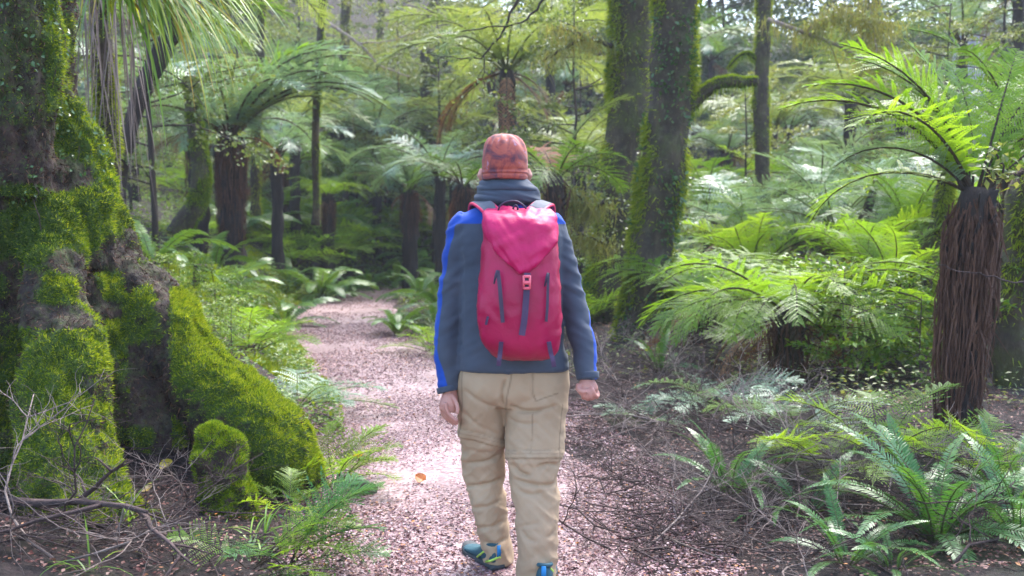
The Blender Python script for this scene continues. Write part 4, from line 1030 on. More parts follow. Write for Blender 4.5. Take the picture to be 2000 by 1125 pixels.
# deliberate folds: under the seat, behind the knees
def fold(px0, py0, px1, py1, wd, a, cond):
    u = np.array((px1 - px0, py1 - py0), float); L = np.hypot(*u); u /= L
    al = (tx - px0) * u[0] + (ty - py0) * u[1]; ac = -(tx - px0) * u[1] + (ty - py0) * u[0] - 7 * np.sin(np.clip(al / L, 0, 1) * math.pi)
    return cond * a * np.exp(-(ac / wd) ** 2) * np.clip(np.minimum(al, L - al) / 12, 0, 1) * (tn[:, 1] < .2)
for (a0, b0, a1, b1, wd, a_, c_) in ((995, 790, 1060, 800, 3.5, -.012, right), (1000, 803, 1090, 790, 3.5, -.010, right), (990, 815, 1050, 826, 3.5, -.009, right), (905, 760, 985, 800, 4, -.007, ~right), (900, 800, 980, 850, 4, -.006, ~right),
                                     (1000, 905, 1040, 930, 4, -.016, right), (1090, 910, 1045, 918, 4, -.012, right), (1003, 935, 1088, 945, 4, -.014, right), (1010, 955, 1060, 962, 4, -.010, right), (1015, 1030, 1050, 1060, 5, -.012, right), (1060, 1050, 1085, 1030, 5, -.010, right),
                                     (905, 905, 980, 885, 4, -.012, ~right), (905, 950, 985, 930, 4, -.014, ~right), (915, 990, 980, 975, 4, -.010, ~right), (925, 1030, 990, 1015, 4, -.012, ~right), (935, 1060, 995, 1050, 4, -.012, ~right), (990, 735, 985, 800, 3, -.014, tx > 0), (1041, 722, 1043, 783, 1.6, -.004, right)):
    dsp = dsp + fold(a0, b0, a1, b1, wd, a_, c_)
# zip-off hem: the upper leg ends in a stitched double band that overlaps the lower leg
band = (ty < seamy) & (ty > seamy - 16)
dsp = dsp + band * .003 - .003 * np.exp(-((ty - seamy + 16) / 1.6) ** 2) + .003 * (ty < seamy)
tv = tv + tn * dsp[:, None]
seam = np.zeros(len(tv)); back = tn[:, 1] < .25
def stitch(pts, wd=1.0):
    global seam
    for (a0, b0), (a1, b1) in zip(pts[:-1], pts[1:]):
        u = np.array((a1 - a0, b1 - b0), float); L = np.hypot(*u); u /= L; al = np.clip((tx - a0) * u[0] + (ty - b0) * u[1], 0, L)
        d = np.hypot(tx - a0 - al * u[0], ty - b0 - al * u[1]); seam = np.maximum(seam, back * np.clip(1.3 - d / (wd * 1.6), 0, 1))
stitch([(1001, 718), (997, 745), (990, 775), (988, 800)], 1.3); stitch([(1041, 718), (1041, 770), (1047, 783)]); stitch([(1047, 783), (1088, 768)]); stitch([(903, 725), (903, 790), (901, 850)]); stitch([(1040, 810), (1038, 885)], .8); stitch([(1097, 790), (1090, 895)], .8)
seam = np.maximum(seam, .8 * np.clip(1.2 - np.abs(ty - seamy) / 1.6, 0, 1)); seam = np.maximum(seam, .6 * np.clip(1.2 - np.abs(ty - seamy + 9) / 1.3, 0, 1)); seam = np.maximum(seam, .6 * np.clip(1.2 - np.abs(ty - seamy + 15) / 1.3, 0, 1))
mm_, nt, b = cloth('trouser_cotton', 'trousers', (.31, .208, .125), (.39, .275, .172), .75, 500, .2, .05)
src = b.inputs['Base Color'].links[0].from_socket
nt.links.new(mixc(nt, math_(nt, 'MULTIPLY', attr(nt, 'seam'), .5), src, (.10, .065, .035)), b.inputs['Base Color'])
trs = plain('trousers', [M['trousers']], tv, tq, tt, person, {'seam': seam})
# pocket flaps on the thighs
def patch(name, par, m, poly, Y, off, n=9):
    """a thin quad patch given by four photo corners, laid on surface at depth Y"""
    c = [P(a, b_, Y) for a, b_ in poly]; mb = MB()
    u = np.linspace(0, 1, n); V = np.array([[(c[0] * (1 - a) + c[1] * a) * (1 - b_) + (c[3] * (1 - a) + c[2] * a) * b_ for a in u] for b_ in u]).reshape(-1, 3)
    return V

# ---- beanie
rows = [(262, 978, 992, 4.045, .014, 2), (263.5, 969, 1001, 4.045, .036, 2), (268, 959, 1011, 4.043, .062, 2), (278, 950, 1021, 4.04, .085, 2.1), (292, 945, 1027, 4.04, .101, 2.2), (310, 942, 1030, 4.038, .110, 2.2), (328, 941, 1031, 4.038, .111, 2.2), (334, 941.5, 1030.5, 4.038, .109, 2.2), (338, 940.5, 1031.5, 4.038, .112, 2.2), (341, 942, 1030, 4.038, .109, 2.2), (345, 941, 1031, 4.038, .112, 2.2), (351, 942, 1030, 4.038, .110, 2.2), (353, 945, 1027, 4.038, .10, 2.2)]
mb = MB(); loftpx(mb, rows, 96, 5)
bv2, bq2, bt2 = mb.v[0], mb.q[0], mb.t[0]
cen = np.array((P(986, 300, 4.04)[0], 4.04)); th = np.arctan2(bv2[:, 1] - cen[1], bv2[:, 0] - cen[0])
zt = P(986, 262, 4.04)[2]; dz = zt - bv2[:, 2]
gath = np.clip(dz / .02, 0, 1) * np.clip(1 - dz / .09, 0, 1)
bv2 = bv2 + vnormals(bv2, bq2, bt2) * (.006 * gath * np.sin(th * 13 + 2 * np.sin(th * 3)) + .004 * fbm(bv2 * 16, 3, 5) + .002 * ridged(bv2 * np.array((8, 8, 45.)), 8) * np.clip(dz / .12, 0, 1))[:, None]
m, nt, b = mat('tie_dyed_jersey')
f = noise_fac(nt, 9, 5, .62, dist=2.2)
c = ramp(nt, f, [(.34, (.08, .02, .035)), (.46, (.22, .036, .032)), (.54, (.34, .07, .04)), (.60, (.31, .058, .045)), (.63, (.28, .10, .14)), (.65, (.38, .26, .34)), (.67, (.33, .065, .04)), (.8, (.14, .03, .05))])
nt.links.new(c, b.inputs['Base Color']); b.inputs['Roughness'].default_value = .75; b.inputs['Sheen Weight'].default_value = .1
bump(nt, b, noise_fac(nt, 400, 2), .2, .002)
M['beanie'] = m
plain('beanie', [M['beanie']], bv2, bq2, bt2, person)['label'] = 'rusty orange tie-dyed beanie gathered at its top'

# ---- trail shoes
def shoe(px, py_sole, Y, yaw, label):
    s = P(px, py_sole, Y); z0 = h1(s[0], Y) + .012
    mb = MB(); rings = []
    # along the foot from heel (0) to toe (.28)
    prof = [(-.005, .020, .035, .075), (.01, .030, .02, .100), (.05, .034, .016, .098), (.085, .036, .016, .088), (.13, .040, .016, .068), (.18, .046, .016, .052), (.23, .044, .016, .042), (.265, .032, .018, .036), (.28, .012, .022, .030)]
    pr, _ = resample(prof, np.zeros(len(prof)), 30)
    th = np.arange(28) * 2 * math.pi / 28
    for (u, hw, zb, zt_) in pr:
        cth, sth = np.cos(th), np.sin(th)
        x = hw * np.sign(cth) * np.abs(cth) ** .8; z = (zb + zt_) / 2 + (zt_ - zb) / 2 * np.sign(sth) * np.abs(sth) ** .8
        rings.append(np.stack([x * (1 - .25 * (z > (zb + zt_) / 2) * (np.abs(sth))), np.full(28, u), z], 1))
    loft(mb, rings)
    so_ = MB(); rr = []
    sp_, _ = resample([(-.012, .026), (.0, .033), (.06, .036), (.13, .042), (.19, .049), (.24, .046), (.275, .033), (.29, .012)], np.zeros(8), 24)
    for (u, hw) in sp_: rr.append(np.array([(-hw, u, 0), (hw, u, 0), (hw * 1.02, u, .014), (hw * .97, u, .024), (-hw * .97, u, .024), (-hw * 1.02, u, .014)]) + np.array((0, 0, .02 * max(0, (u - .2) / .09) ** 2)))
    loft(so_, rr)
    ac = MB()
    tube(ac, [(-.034, .04, .03), (-.030, .0, .045), (0, -.012, .06), (.030, .0, .045), (.034, .04, .03)], .005, 8)
    tube(ac, [(-.040, .11, .03), (-.034, .07, .06), (-.026, .03, .085)], .0045, 8); tube(ac, [(.040, .11, .03), (.034, .07, .06), (.026, .03, .085)], .0045, 8)
    tb = MB(); tube(tb, [(0, -.010, .06), (0, -.015, .08), (0, -.011, .108)], np.array([[.009, .004], [.010, .004], [.009, .003]]), 10)
    co = MB(); tube(co, [(.022 * math.cos(a) * 1.25, .045 + .045 * math.sin(a), .098 - .01 * math.sin(a)) for a in np.linspace(0, 6.28, 20)], .008, 8)
    mt = Matrix.Translation((s[0], Y, z0)) @ Matrix.Rotation(yaw, 4, 'Z')
    sh = link('shoe', mb.mesh('shoe', [M['shoe']]), person); sh.matrix_local = mt; sh['label'] = label
    for nm, bb, mt_ in (('sole', so_, 'sole'), ('stripe', ac, 'lime'), ('heel_tab', tb, 'blue_plastic'), ('collar', co, 'shoe')):
        link(nm, bb.mesh(nm, [M[mt_]]), sh)
cloth('shoe_mesh', 'shoe', (.012, .045, .065), (.03, .10, .125), .6, 260, .5)
cloth('lime_trim', 'lime', (.35, .55, .08), (.45, .62, .12), .5)
cloth('blue_trim', 'blue_plastic', (.01, .13, .36), (.02, .22, .45), .5)
cloth('shoe_sole', 'sole', (.03, .035, .04), (.06, .065, .07), .7)
shoe(972, 1125, 4.03, rad(28), 'teal and lime trail shoe turned outwards')
shoe(1062, 1144, 3.775, rad(-4), 'trail shoe with a bright blue heel tab')

# ------------------------------------------------------------------ the backpack (worn, but a thing of its own)
bp = thing('backpack', 'bright crimson hiking backpack with pointed lid flap and dark centre strap', 'backpack', P(1012, 700, 3.8))
def bchild(o, par=None): return child_of(o, bp) if par is None else child_of2(o, par)
def child_of2(o, par):
    o.parent = par; return o
BYB = 3.92    # plane of the wearer's back
def bring(py, xl, xr, yf, e=3.0, n=72):
    """ring between the back plane and the front face at distance yf"""
    a = P(xl, py, yf + .07); b_ = P(xr, py, yf + .07)
    return sup((a[0] + b_[0]) / 2, (BYB + yf) / 2, a[2], (b_[0] - a[0]) / 2, (BYB - yf) / 2, e, n)
def bloft(mb, rows, n=72, dens=6, e=3.0):
    rows = np.array(rows, float); out, _ = resample(rows, np.zeros(len(rows)), (len(rows) - 1) * dens + 1)
    loft(mb, [bring(*r, e, n) for r in out])
body_rows = [(424, 950, 1084, 3.80), (440, 944, 1088, 3.75), (470, 942, 1090, 3.725), (520, 937, 1093, 3.705), (570, 932, 1097, 3.69), (610, 930, 1099, 3.685), (645, 933, 1098, 3.69), (672, 943, 1094, 3.70), (688, 955, 1088, 3.725), (697, 967, 1078, 3.76), (701, 985, 1060, 3.81)]
mb = MB(); bloft(mb, body_rows)
gv, gq, gt = mb.v[0], mb.q[0], mb.t[0]
gn = vnormals(gv, gq, gt); gx, gy = to_px(gv)
frontf = np.clip(-gn[:, 1] * 1.5, 0, 1)
sgn = np.sign(gx - 1018)
wk = ridged(np.stack([gv[:, 0] * 16 + sgn * 3, gv[:, 1] * 6, gv[:, 2] * 22 - np.abs(gv[:, 0] - .04) * 24], 1), 111)
wk2 = ridged(np.stack([gv[:, 0] * 34, gv[:, 1] * 8, gv[:, 2] * 9 + gv[:, 0] * sgn * 18], 1), 115)
lower = np.interp(gy, [480, 560, 640, 668, 690], [.5, 1, 1, .5, .35])
gd = (.006 * (wk - .5) + .0035 * (wk2 - .5)) * lower + .003 * fbm(gv * 12, 3, 4)
for xl_, xr_ in ((975, 976), (1068, 1069)):                       # the two side seams that frame the front panel
    seam = np.interp(gy, [490, 600, 670], [xl_ + (4 if xl_ < 1000 else -4), xl_ - 4 if xl_ < 1000 else xl_ + 4, xl_ - 10 if xl_ < 1000 else xl_ + 10])
    gd = gd - frontf * .006 * np.exp(-((gx - seam) / 3.0) ** 2)
gd = gd - frontf * .007 * np.exp(-((gy - 668) / 3.0) ** 2)         # bottom panel seam
gv = gv + gn * gd[:, None]
def nylon(name, key, c0, c1, rough=.42):
    mm_, nt, b = mat(name); f = noise_fac(nt, 7, 3)
    nt.links.new(ramp(nt, f, [(.3, c0), (.7, c1)]), b.inputs['Base Color']); b.inputs['Roughness'].default_value = rough
    b.inputs['Specular IOR Level'].default_value = .3
    x = noise_fac(nt, 38, 4, .6, dist=1.5); bump(nt, b, x, .35, .006); M[key] = mm_
nylon('crimson_nylon', 'pack_red', (.28, .004, .04), (.40, .007, .066))
nylon('lit_lid_nylon', 'pack_lid', (.41, .005, .068), (.52, .010, .10), .5)  # lighter than the body: light from above painted into the lid colour
nylon('dark_webbing', 'webbing', (.045, .025, .06), (.085, .05, .11), .6)
nylon('grey_padding', 'padding', (.09, .095, .115), (.14, .145, .165), .8)
nylon('pink_edging', 'edging', (.55, .02, .08), (.65, .03, .10), .5)
nylon('zip_tape', 'zip', (.035, .02, .045), (.065, .04, .075), .5)
nylon('pink_buckle', 'buckle', (.70, .10, .14), (.78, .16, .2), .3)
bod = child_of(plain('pack_body', [M['pack_red']], gv, gq, gt), bp)
# lid: a draped sheet with thickness: flat top, then a flap that narrows to a point at the strap
rows = []
def front_y(py): return float(np.interp(py, [424, 440, 470, 520, 570], [3.80, 3.75, 3.725, 3.705, 3.69]))
prof = [(404, 966, 1038, BYB - .03), (410, 950, 1072, BYB - .07), (413, 945, 1082, 3.82), (420, 942, 1088, 3.765), (432, 941, 1090, 3.73), (450, 943, 1091, 3.71), (475, 953, 1088, 3.695), (495, 970, 1072, 3.688), (515, 992, 1050, 3.684), (528, 1008, 1034, 3.684), (534, 1014, 1026, 3.69)]
pr, _ = resample(prof, np.zeros(len(prof)), 54)
nu = 40; V = []
for (py, xl, xr, yf) in pr:
    u = np.linspace(-1, 1, nu)
    wx = (xl + xr) / 2 + u * (xr - xl) / 2
    # sides wrap backwards around the pack
    wrap = np.interp(py, [404, 415, 440, 480, 510], [.02, .05, .085, .05, .012])
    yy_ = yf + wrap * np.abs(u) ** 5
    V.append(np.array([P(a, py, yf + .02) for a in wx]) * np.array((1, 0, 1)) + np.stack([np.zeros(nu), yy_, np.zeros(nu)], 1))
V = np.array(V).reshape(-1, 3)
i = np.arange(53)[:, None] * nu + np.arange(nu - 1)[None]
Qs = np.stack([i, i + nu, i + nu + 1, i + 1], -1).reshape(-1, 4)
nn = vnormals(V, Qs)
if nn[:, 1].mean() > 0: Qs = Qs[:, ::-1]; nn = -nn
V = V + nn * (.009 * (ridged(np.stack([V[:, 0] * 9 + V[:, 2] * 7, V[:, 1] * 6, V[:, 2] * 8 - np.abs(V[:, 0] - .03) * 12], 1), 131) - .5) + .008 * (ridged(np.stack([V[:, 0] * 7 - V[:, 2] * 13, V[:, 1] * 9, V[:, 2] * 5], 1), 137) - .5))[:, None]
lo_ = plain('lid', [M['pack_lid']], V, Qs)
md = lo_.modifiers.new('thickness', 'SOLIDIFY'); md.thickness = .012; md.offset = -1
child_of(lo_, bp)
def ribbon(name, m, pts, wd, thick=.004, par=None, label=None, side=None):
    """flat strap through photo points (px,py,Y)"""
    p = np.array([P(*a) for a in pts]); p, w_ = resample(p, np.broadcast_to(wd, (len(p),)), max(8, len(p) * 5))
    t = nrm(np.gradient(p, axis=0)); s_ = np.array((1.0, 0, 0)) if side is None else np.array(side, float)
    s_ = nrm(s_ - t * (t @ s_)[:, None]); nn_ = np.cross(s_, t)
    h_ = w_[:, None] * .5
    rings = np.stack([p - s_ * h_ + nn_ * thick * .5, p + s_ * h_ + nn_ * thick * .5, p + s_ * h_ - nn_ * thick * .5, p - s_ * h_ - nn_ * thick * .5], 1)
    mb = MB(); loft(mb, rings)
    o = link(name, mb.mesh(name, [M[m]], False))
    if label: o['label'] = label
    return child_of(o, bp) if par is None else o
ribbon('centre_strap', 'webbing', [(1030, 533, 3.676), (1029, 560, 3.67), (1027, 590, 3.664), (1024, 625, 3.662), (1019, 655, 3.668)], .024)
# buckle: two shells, prongs and a bar
bk = MB()
for (a, b_, c_, d_) in ((1023, 1035, 537, 543), (1022.5, 1035.5, 548, 556), (1023.5, 1035, 560, 566)):
    q0, q1 = P(a, c_, 3.664), P(b_, d_, 3.664); cx, cz = (q0[0] + q1[0]) / 2, (q0[2] + q1[2]) / 2
    tube(bk, [(q0[0], 3.663, cz), (cx, 3.66, cz), (q1[0], 3.663, cz)], np.array([[.006, abs(q0[2] - q1[2]) * .5]] * 3)[:, ::-1] if False else abs(q0[2] - q1[2]) * .5, 8)
for xx in (1023, 1035):
    tube(bk, [P(xx, 538, 3.663), P(xx, 552, 3.66), P(xx, 564, 3.663)], .0045, 8)
child_of(link('buckle', bk.mesh('buckle', [M['buckle']])), bp)
for pts, sx in (([(972, 528, 3.680), (976, 560, 3.674), (979, 595, 3.670), (982, 630, 3.672)], 0), ([(1071, 533, 3.690), (1070, 565, 3.684), (1069, 600, 3.682), (1067, 628, 3.684)], 1)):
    z_ = ribbon('zip', 'zip', pts, .015 if sx == 0 else .010, .008)
    mb = MB(); q0 = P(pts[0][0] - 1, pts[0][1], pts[0][2] - .006); tube(mb, [q0, q0 + np.array((-.004, -.006, -.015)), q0 + np.array((-.012, -.004, -.05))], [.004, .005, .003], 6)
    o = link('zip_puller', mb.mesh('zip_puller', [M['zip']])); o.parent = z_; o.matrix_parent_inverse = z_.matrix_basis.inverted() @ Matrix.Translation(-bp.location) if False else Matrix.Translation((0, 0, 0))
for pts in ([(979, 668, 3.685), (977, 688, 3.70), (975, 703, 3.70), (974, 714, 3.71)], [(1072, 668, 3.69), (1076, 690, 3.71), (1080, 704, 3.71), (1082, 716, 3.72)]):
    ribbon('compression_strap', 'webbing', pts, .017, .006)
ribbon('side_tag', 'webbing', [(953, 618, 3.695), (950, 630, 3.698), (949, 634, 3.70)], .009, .005)
# shoulder straps running over the shoulders to the front
for s_ in (-1, 1):
    pts = [(962, 414, 3.885), (953, 404, 3.905), (944, 397, 3.945), (936, 393, 4.02), (931, 398, 4.10), (930, 430, 4.165)] if s_ < 0 else [(1040, 414, 3.885), (1049, 406, 3.905), (1057, 399, 3.945), (1064, 396, 4.02), (1068, 400, 4.10), (1070, 430, 4.165)]
    st = ribbon('shoulder_strap', 'padding', pts, .052, .012, side=(1, 0, -.3 * s_))
    for e_ in (-1, 1):
        pe = [(a + e_ * 13.5, b_ - (2.0 if e_ * s_ < 0 else -5.0), c_ - .004) for a, b_, c_ in pts]
        p, r = resample([tuple(P(*a)) for a in pe], [.0065] * 6, 26); mb = MB(); tube(mb, p, r, 8)
        o = link('edging', mb.mesh('edging', [M['edging']])); o.parent = st; 
mb = MB(); p, r = resample([tuple(P(*a)) for a in ((973, 411, 3.87), (977, 402, 3.86), (990, 394, 3.855), (1008, 393, 3.855), (1022, 401, 3.86), (1030, 411, 3.87))], [.0035] * 6, 24); tube(mb, p, r, 8)
child_of(link('haul_loop', mb.mesh('haul_loop', [M['zip']])), bp)
mb = MB(); p, r = resample([tuple(P(*a)) for a in ((1003, 413, 3.86), (1003, 405, 3.855), (1007, 401, 3.855), (1011, 405, 3.855), (1011, 413, 3.86))], [.004] * 5, 16); tube(mb, p, r, 8)
child_of(link('loop', mb.mesh('loop', [M['zip']])), bp)
# sub-parts were built in world space: bring them under their parents without moving them
bpy.context.view_layer.update()
for o in list(COL.objects):
    if o.parent and o.parent.parent == bp and o.name.split('.')[0] in ('edging', 'zip_puller'):
        o.matrix_parent_inverse = o.parent.matrix_world.inverted()
# ------------------------------------------------------------------ background trees with layered sprays of small leaves
def spray_tree(h, spread, layers, nleaf, leaf, seed, trunk_r=.05, conic=.4):
    """trunk mesh builder, crown mesh builder"""
    rs = np.random.RandomState(seed)
    tr = MB(); cr = MB()
    n = 9; z = np.linspace(-.2, h, n); pts = np.stack([np.cumsum(rs.randn(n) * .04 * h / 8), np.cumsum(rs.randn(n) * .04 * h / 8), z], 1)
    tube(tr, pts, np.linspace(trunk_r, trunk_r * .25, n), 8)
    P_, D_, N_, L_ = [], [], [], []
    for k in range(layers):
        zz = h * (.12 + .88 * (k + rs.rand()) / layers); a = rs.rand() * 6.283
        ln = spread * (1 - conic * zz / h) * (.55 + .6 * rs.rand())
        d = np.array((math.cos(a), math.sin(a), .12 + .25 * rs.rand())); p0 = np.array([np.interp(zz, z, pts[:, 0]), np.interp(zz, z, pts[:, 1]), zz])
        b = [p0]; m = 7
        for q in range(m): 
            d = nrm(d + rs.randn(3) * .12 - np.array((0, 0, .045))); b.append(b[-1] + d * ln / m)
        b = np.array(b); tube(tr, b, np.linspace(trunk_r * .3, .004, m + 1), 4, 0, False)
        w_ = nrm(np.cross(d, (0, 0, 1)))
        cnt = int(nleaf / layers); u = rs.rand(cnt) ** .7; 
        # twigs branch off sideways and carry the leaves in flat sprays, with gaps between the twigs
        tw = rs.randint(0, 14, cnt); tu = (.15 + .85 * (np.arange(14) + .5) / 14)[tw]; sd_ = np.where(tw % 2 == 0, 1, -1)
        tl = ln * .42 * (1.15 - tu) * (rs.rand(14)[tw] * .6 + .6)
        base = np.stack([np.interp(tu * m, np.arange(m + 1), b[:, c]) for c in range(3)], 1)
        fw = nrm(b[-1] - b[0])
        tdir = nrm(w_[None] * sd_[:, None] * .8 + fw[None] * .6 + (rs.randn(14, 3) * .18)[tw])
        pos = base + tdir * (tl * u)[:, None] + rs.randn(cnt, 3) * .035 * ln * np.array((1, 1, .55)); pos[:, 2] -= .12 * tl * u
        P_.append(pos); D_.append(tdir + rs.randn(cnt, 3) * .7); N_.append(np.array((0, 0, 1.0)) + rs.randn(cnt, 3) * .5); L_.append(leaf * (.6 + .8 * rs.rand(cnt)))
    P_, D_, N_, L_ = map(np.concatenate, (P_, D_, N_, L_))
    leaf_quads(cr, P_, D_, N_, L_, L_ * .6)
    return tr, cr
def kinds(name, leafm, barkm, specs):
    out = []
    for k, s in enumerate(specs):
        tr, cr = spray_tree(*s)
        out.append((tr.mesh(name + '_trunk', [M[barkm]]), cr.mesh(name + '_crown', [M[leafm]], False)))
    return out
K_SAP = kinds('sapling', 'beech', 'bark_dark', [(4.2, 1.7, 26, 6500, .050, 1, .035), (3.4, 1.5, 22, 5200, .050, 2, .03), (5.2, 1.9, 30, 7500, .055, 3, .045)])
K_BIG = kinds('forest', 'beech_far', 'bark_dark', [(13, 4.6, 60, 20000, .14, 4, .14, .3), (11, 4.2, 54, 18000, .14, 5, .13, .3), (15, 4.8, 64, 22000, .145, 6, .16, .3)])
K_BUSH = kinds('bush', 'herb', 'twig', [(.9, .7, 16, 1500, .045, 7, .012, .2), (.7, .7, 14, 1300, .04, 8, .012, .2)])
def plant(kind, label, px, Y, s, group, name, cat, i=None, dz=0, rz=None):
    g = at(px, Y); tr, cr = kind[R.randint(len(kind)) if i is None else i]
    o = thing(name, label, cat, (g[0], g[1], g[2] + dz), R.rand() * 6.28 if rz is None else rz, group); o.scale = (s, s, s)
    link('trunk', tr, o); link('crown', cr, o)
    return o
ORDN = ['first', 'second', 'third', 'fourth', 'fifth', 'sixth', 'seventh', 'eighth', 'ninth', 'tenth', 'eleventh', 'twelfth', 'thirteenth', 'fourteenth', 'fifteenth', 'sixteenth', 'seventeenth', 'eighteenth', 'nineteenth', 'twentieth', 'twenty-first', 'twenty-second', 'twenty-third', 'twenty-fourth', 'twenty-fifth', 'twenty-sixth']
def rank(ps, kind, fmt, group, name, cat, s0, s1):
    for k, (px, Y) in enumerate(sorted(ps)):
        plant(kind, fmt % ORDN[k], px, Y, s0 + (s1 - s0) * R.rand(), group, name, cat)
rank([(700, 27), (780, 30), (855, 27), (665, 30), (590, 31), (540, 34), (300, 13), (260, 18), (470, 26)], K_SAP, '%s from the left of the layered small-leaved saplings behind the left bank', 'small-leaved saplings on the left', 'sapling', 'tree', 1.0, 1.5)
rank([(1130, 22), (1060, 28), (1400, 26), (1460, 19), (1580, 30), (1700, 27), (1760, 19), (1840, 16), (1950, 18), (1120, 15)], K_SAP, '%s from the left of the layered small-leaved saplings right of the hat', 'small-leaved saplings on the right', 'sapling', 'tree', .8, 1.3)
rank([(60 + 135 * k + R.randint(-40, 40), 37 + R.randint(-3, 4)) for k in range(14) if k in (0, 1, 8, 10, 12)], K_BIG, '%s from the left of the tall forest trees closing the view', 'tall trees closing the view', 'forest_tree', 'tree', .85, 1.15)
rank([(30 + 140 * k + R.randint(-45, 45), 48 + R.randint(-4, 5)) for k in range(-2, 18) if k not in (5, 6)], K_BIG, '%s from the left of the hazy hillside trees behind the tall ones', 'hazy hillside trees', 'forest_tree', 'tree', 1.0, 1.35)
tfp = [(575, 235, 24, 2.4), (672, 330, 27, 2.0), (735, 255, 27, 2.5), (760, 325, 29, 2.2), (860, 300, 22, 2.0), (645, 190, 30, 2.8), (885, 215, 28, 2.6), (790, 170, 34, 3.0), (700, 130, 38, 3.2), (560, 110, 33, 3.0), (870, 110, 40, 3.2), (540, 290, 21, 1.8)]
for k, (px, py, Y, L) in enumerate(sorted(tfp)):
    tree_fern('%s from the left of the pale umbrella tree ferns left of the hat' % ORDN[k], px, py + (45 if k % 2 else 10), Y, ('tree_blue', 'tree_blue', 'tree_olive')[k % 3], 16, L, .13, .11, 2, 4, 0, 0, 1, group='pale umbrella tree ferns left of the hat')
for k, (px, Y) in enumerate(sorted([(575, 22.5), (612, 26), (655, 25), (690, 26.5), (735, 28), (770, 29), (815, 27.5), (850, 29.5), (890, 27), (925, 30), (600, 30), (710, 32), (520, 24), (450, 22)])):
    ground_fern('%s from the left of the dark crown ferns under the umbrella tree ferns' % ORDN[k], px, 0, ('crown', 'crown', 'lady')[k % 3], 16, 1.5 + .4 * R.rand(), 0, 3, group='dark crown ferns under the umbrella tree ferns', Y=Y)
tfs = [(95, 22), (190, 25), (260, 21), (330, 28), (420, 31), (520, 30), (610, 35), (680, 29), (760, 38), (860, 36), (960, 30), (1030, 37), (1110, 31), (1170, 26), (1350, 29), (1390, 34), (1470, 31), (1510, 23), (1590, 36), (1630, 31), (1700, 34), (1760, 25), (1820, 30), (1880, 22), (1940, 28), (1990, 20)]
for k, (px, Y) in enumerate(tfs):
    tree_fern('%s from the left of the lesser tree ferns deep in the forest' % ORDN[k], px, 450 - (1.5 + 3.8 * R.rand() + max(0, Y - 27) * .12) / Y * FPX, Y, ('tree_blue', 'tree_olive', 'tree_green', 'tree_blue')[k % 4], 13, 1.7 + .9 * R.rand(), .13, .11, 2, 4, 0, 0, 1, group='lesser tree ferns deep in the forest')
fl = [(40 + 78 * k + R.randint(-30, 30), 25 + 9 * R.rand()) for k in range(26) if not 690 < 40 + 78 * k < 800]
for k, (px, Y) in enumerate(fl):
    ground_fern('%s from the left of the broad ferns carpeting the far forest floor' % ORDN[k], px, 0, ('pale', 'lady', 'crown')[k % 3], 13, 1.5 + .6 * R.rand(), 0, 3, group='broad ferns on the far forest floor', Y=Y)
# low leafy bushes
rank([(450, 8.0), (420, 9), (465, 10.5), (380, 10), (330, 9), (480, 13), (430, 13), (520, 17), (600, 19.5)], K_BUSH, '%s from the left of the small leafy herbs on the left bank', 'leafy herbs on the left bank', 'leafy_herb', 'herb', .4, .65)
rank([(1700, 8.5), (1650, 8.0), (1760, 8.8), (1800, 7.6), (1330, 13), (1600, 12), (1940, 7.8), (1990, 8.6), (1240, 14.5), (1170, 14)], K_BUSH, '%s from the left of the small leafy herbs among the right hand ferns', 'leafy herbs on the right', 'leafy_herb', 'herb', .8, 1.3)

# far-off wood: one mass of leaves behind everything
k = 90000
x = -48 + 96 * R.rand(k); y = 54 + 26 * R.rand(k); z = H(x, y) + 15 * R.rand(k) ** .9
keep = fbm(np.stack([x * .35, y * .35, z * .5], 1), 3, 201) > -.05
p = np.stack([x, y, z], 1)[keep]
gap = (np.abs(p[:, 0] / p[:, 1] - (815 - 1000) / FPX) < .035) & (p[:, 2] > CAMZ + p[:, 1] * (450 - 75) / FPX)
p = p[~gap]
mb = MB(); leaf_quads(mb, p, R.randn(len(p), 3), R.randn(len(p), 3) * .6 + np.array((0, 0, 1)), .32 + .25 * R.rand(len(p)), .22)
tag(link('distant_foliage', mb.mesh('distant_foliage', [M['beech_far']], False)), 'hazy mass of far-off forest leaves filling the background', 'distant forest', kind='stuff')

n = 150000; y = 27 + 30 * R.rand(n); x = (-.95 + 1.9 * R.rand(n)) * y; hh = np.clip(fbm(np.stack([x * .4, y * .4, y * 0], 1), 3, 231) * 4 + .8, .15, 4); z = H(x, y) + hh * R.rand(n)
mb = MB(); leaf_quads(mb, np.stack([x, y, z], 1), R.randn(n, 3), R.randn(n, 3) * .5 + np.array((0, 0, 1)), .10 + .16 * R.rand(n), .07)
tag(link('understorey', mb.mesh('understorey', [M['beech_far']], False)), 'low mass of shrub leaves covering the far forest floor under the trees', 'undergrowth', kind='stuff')
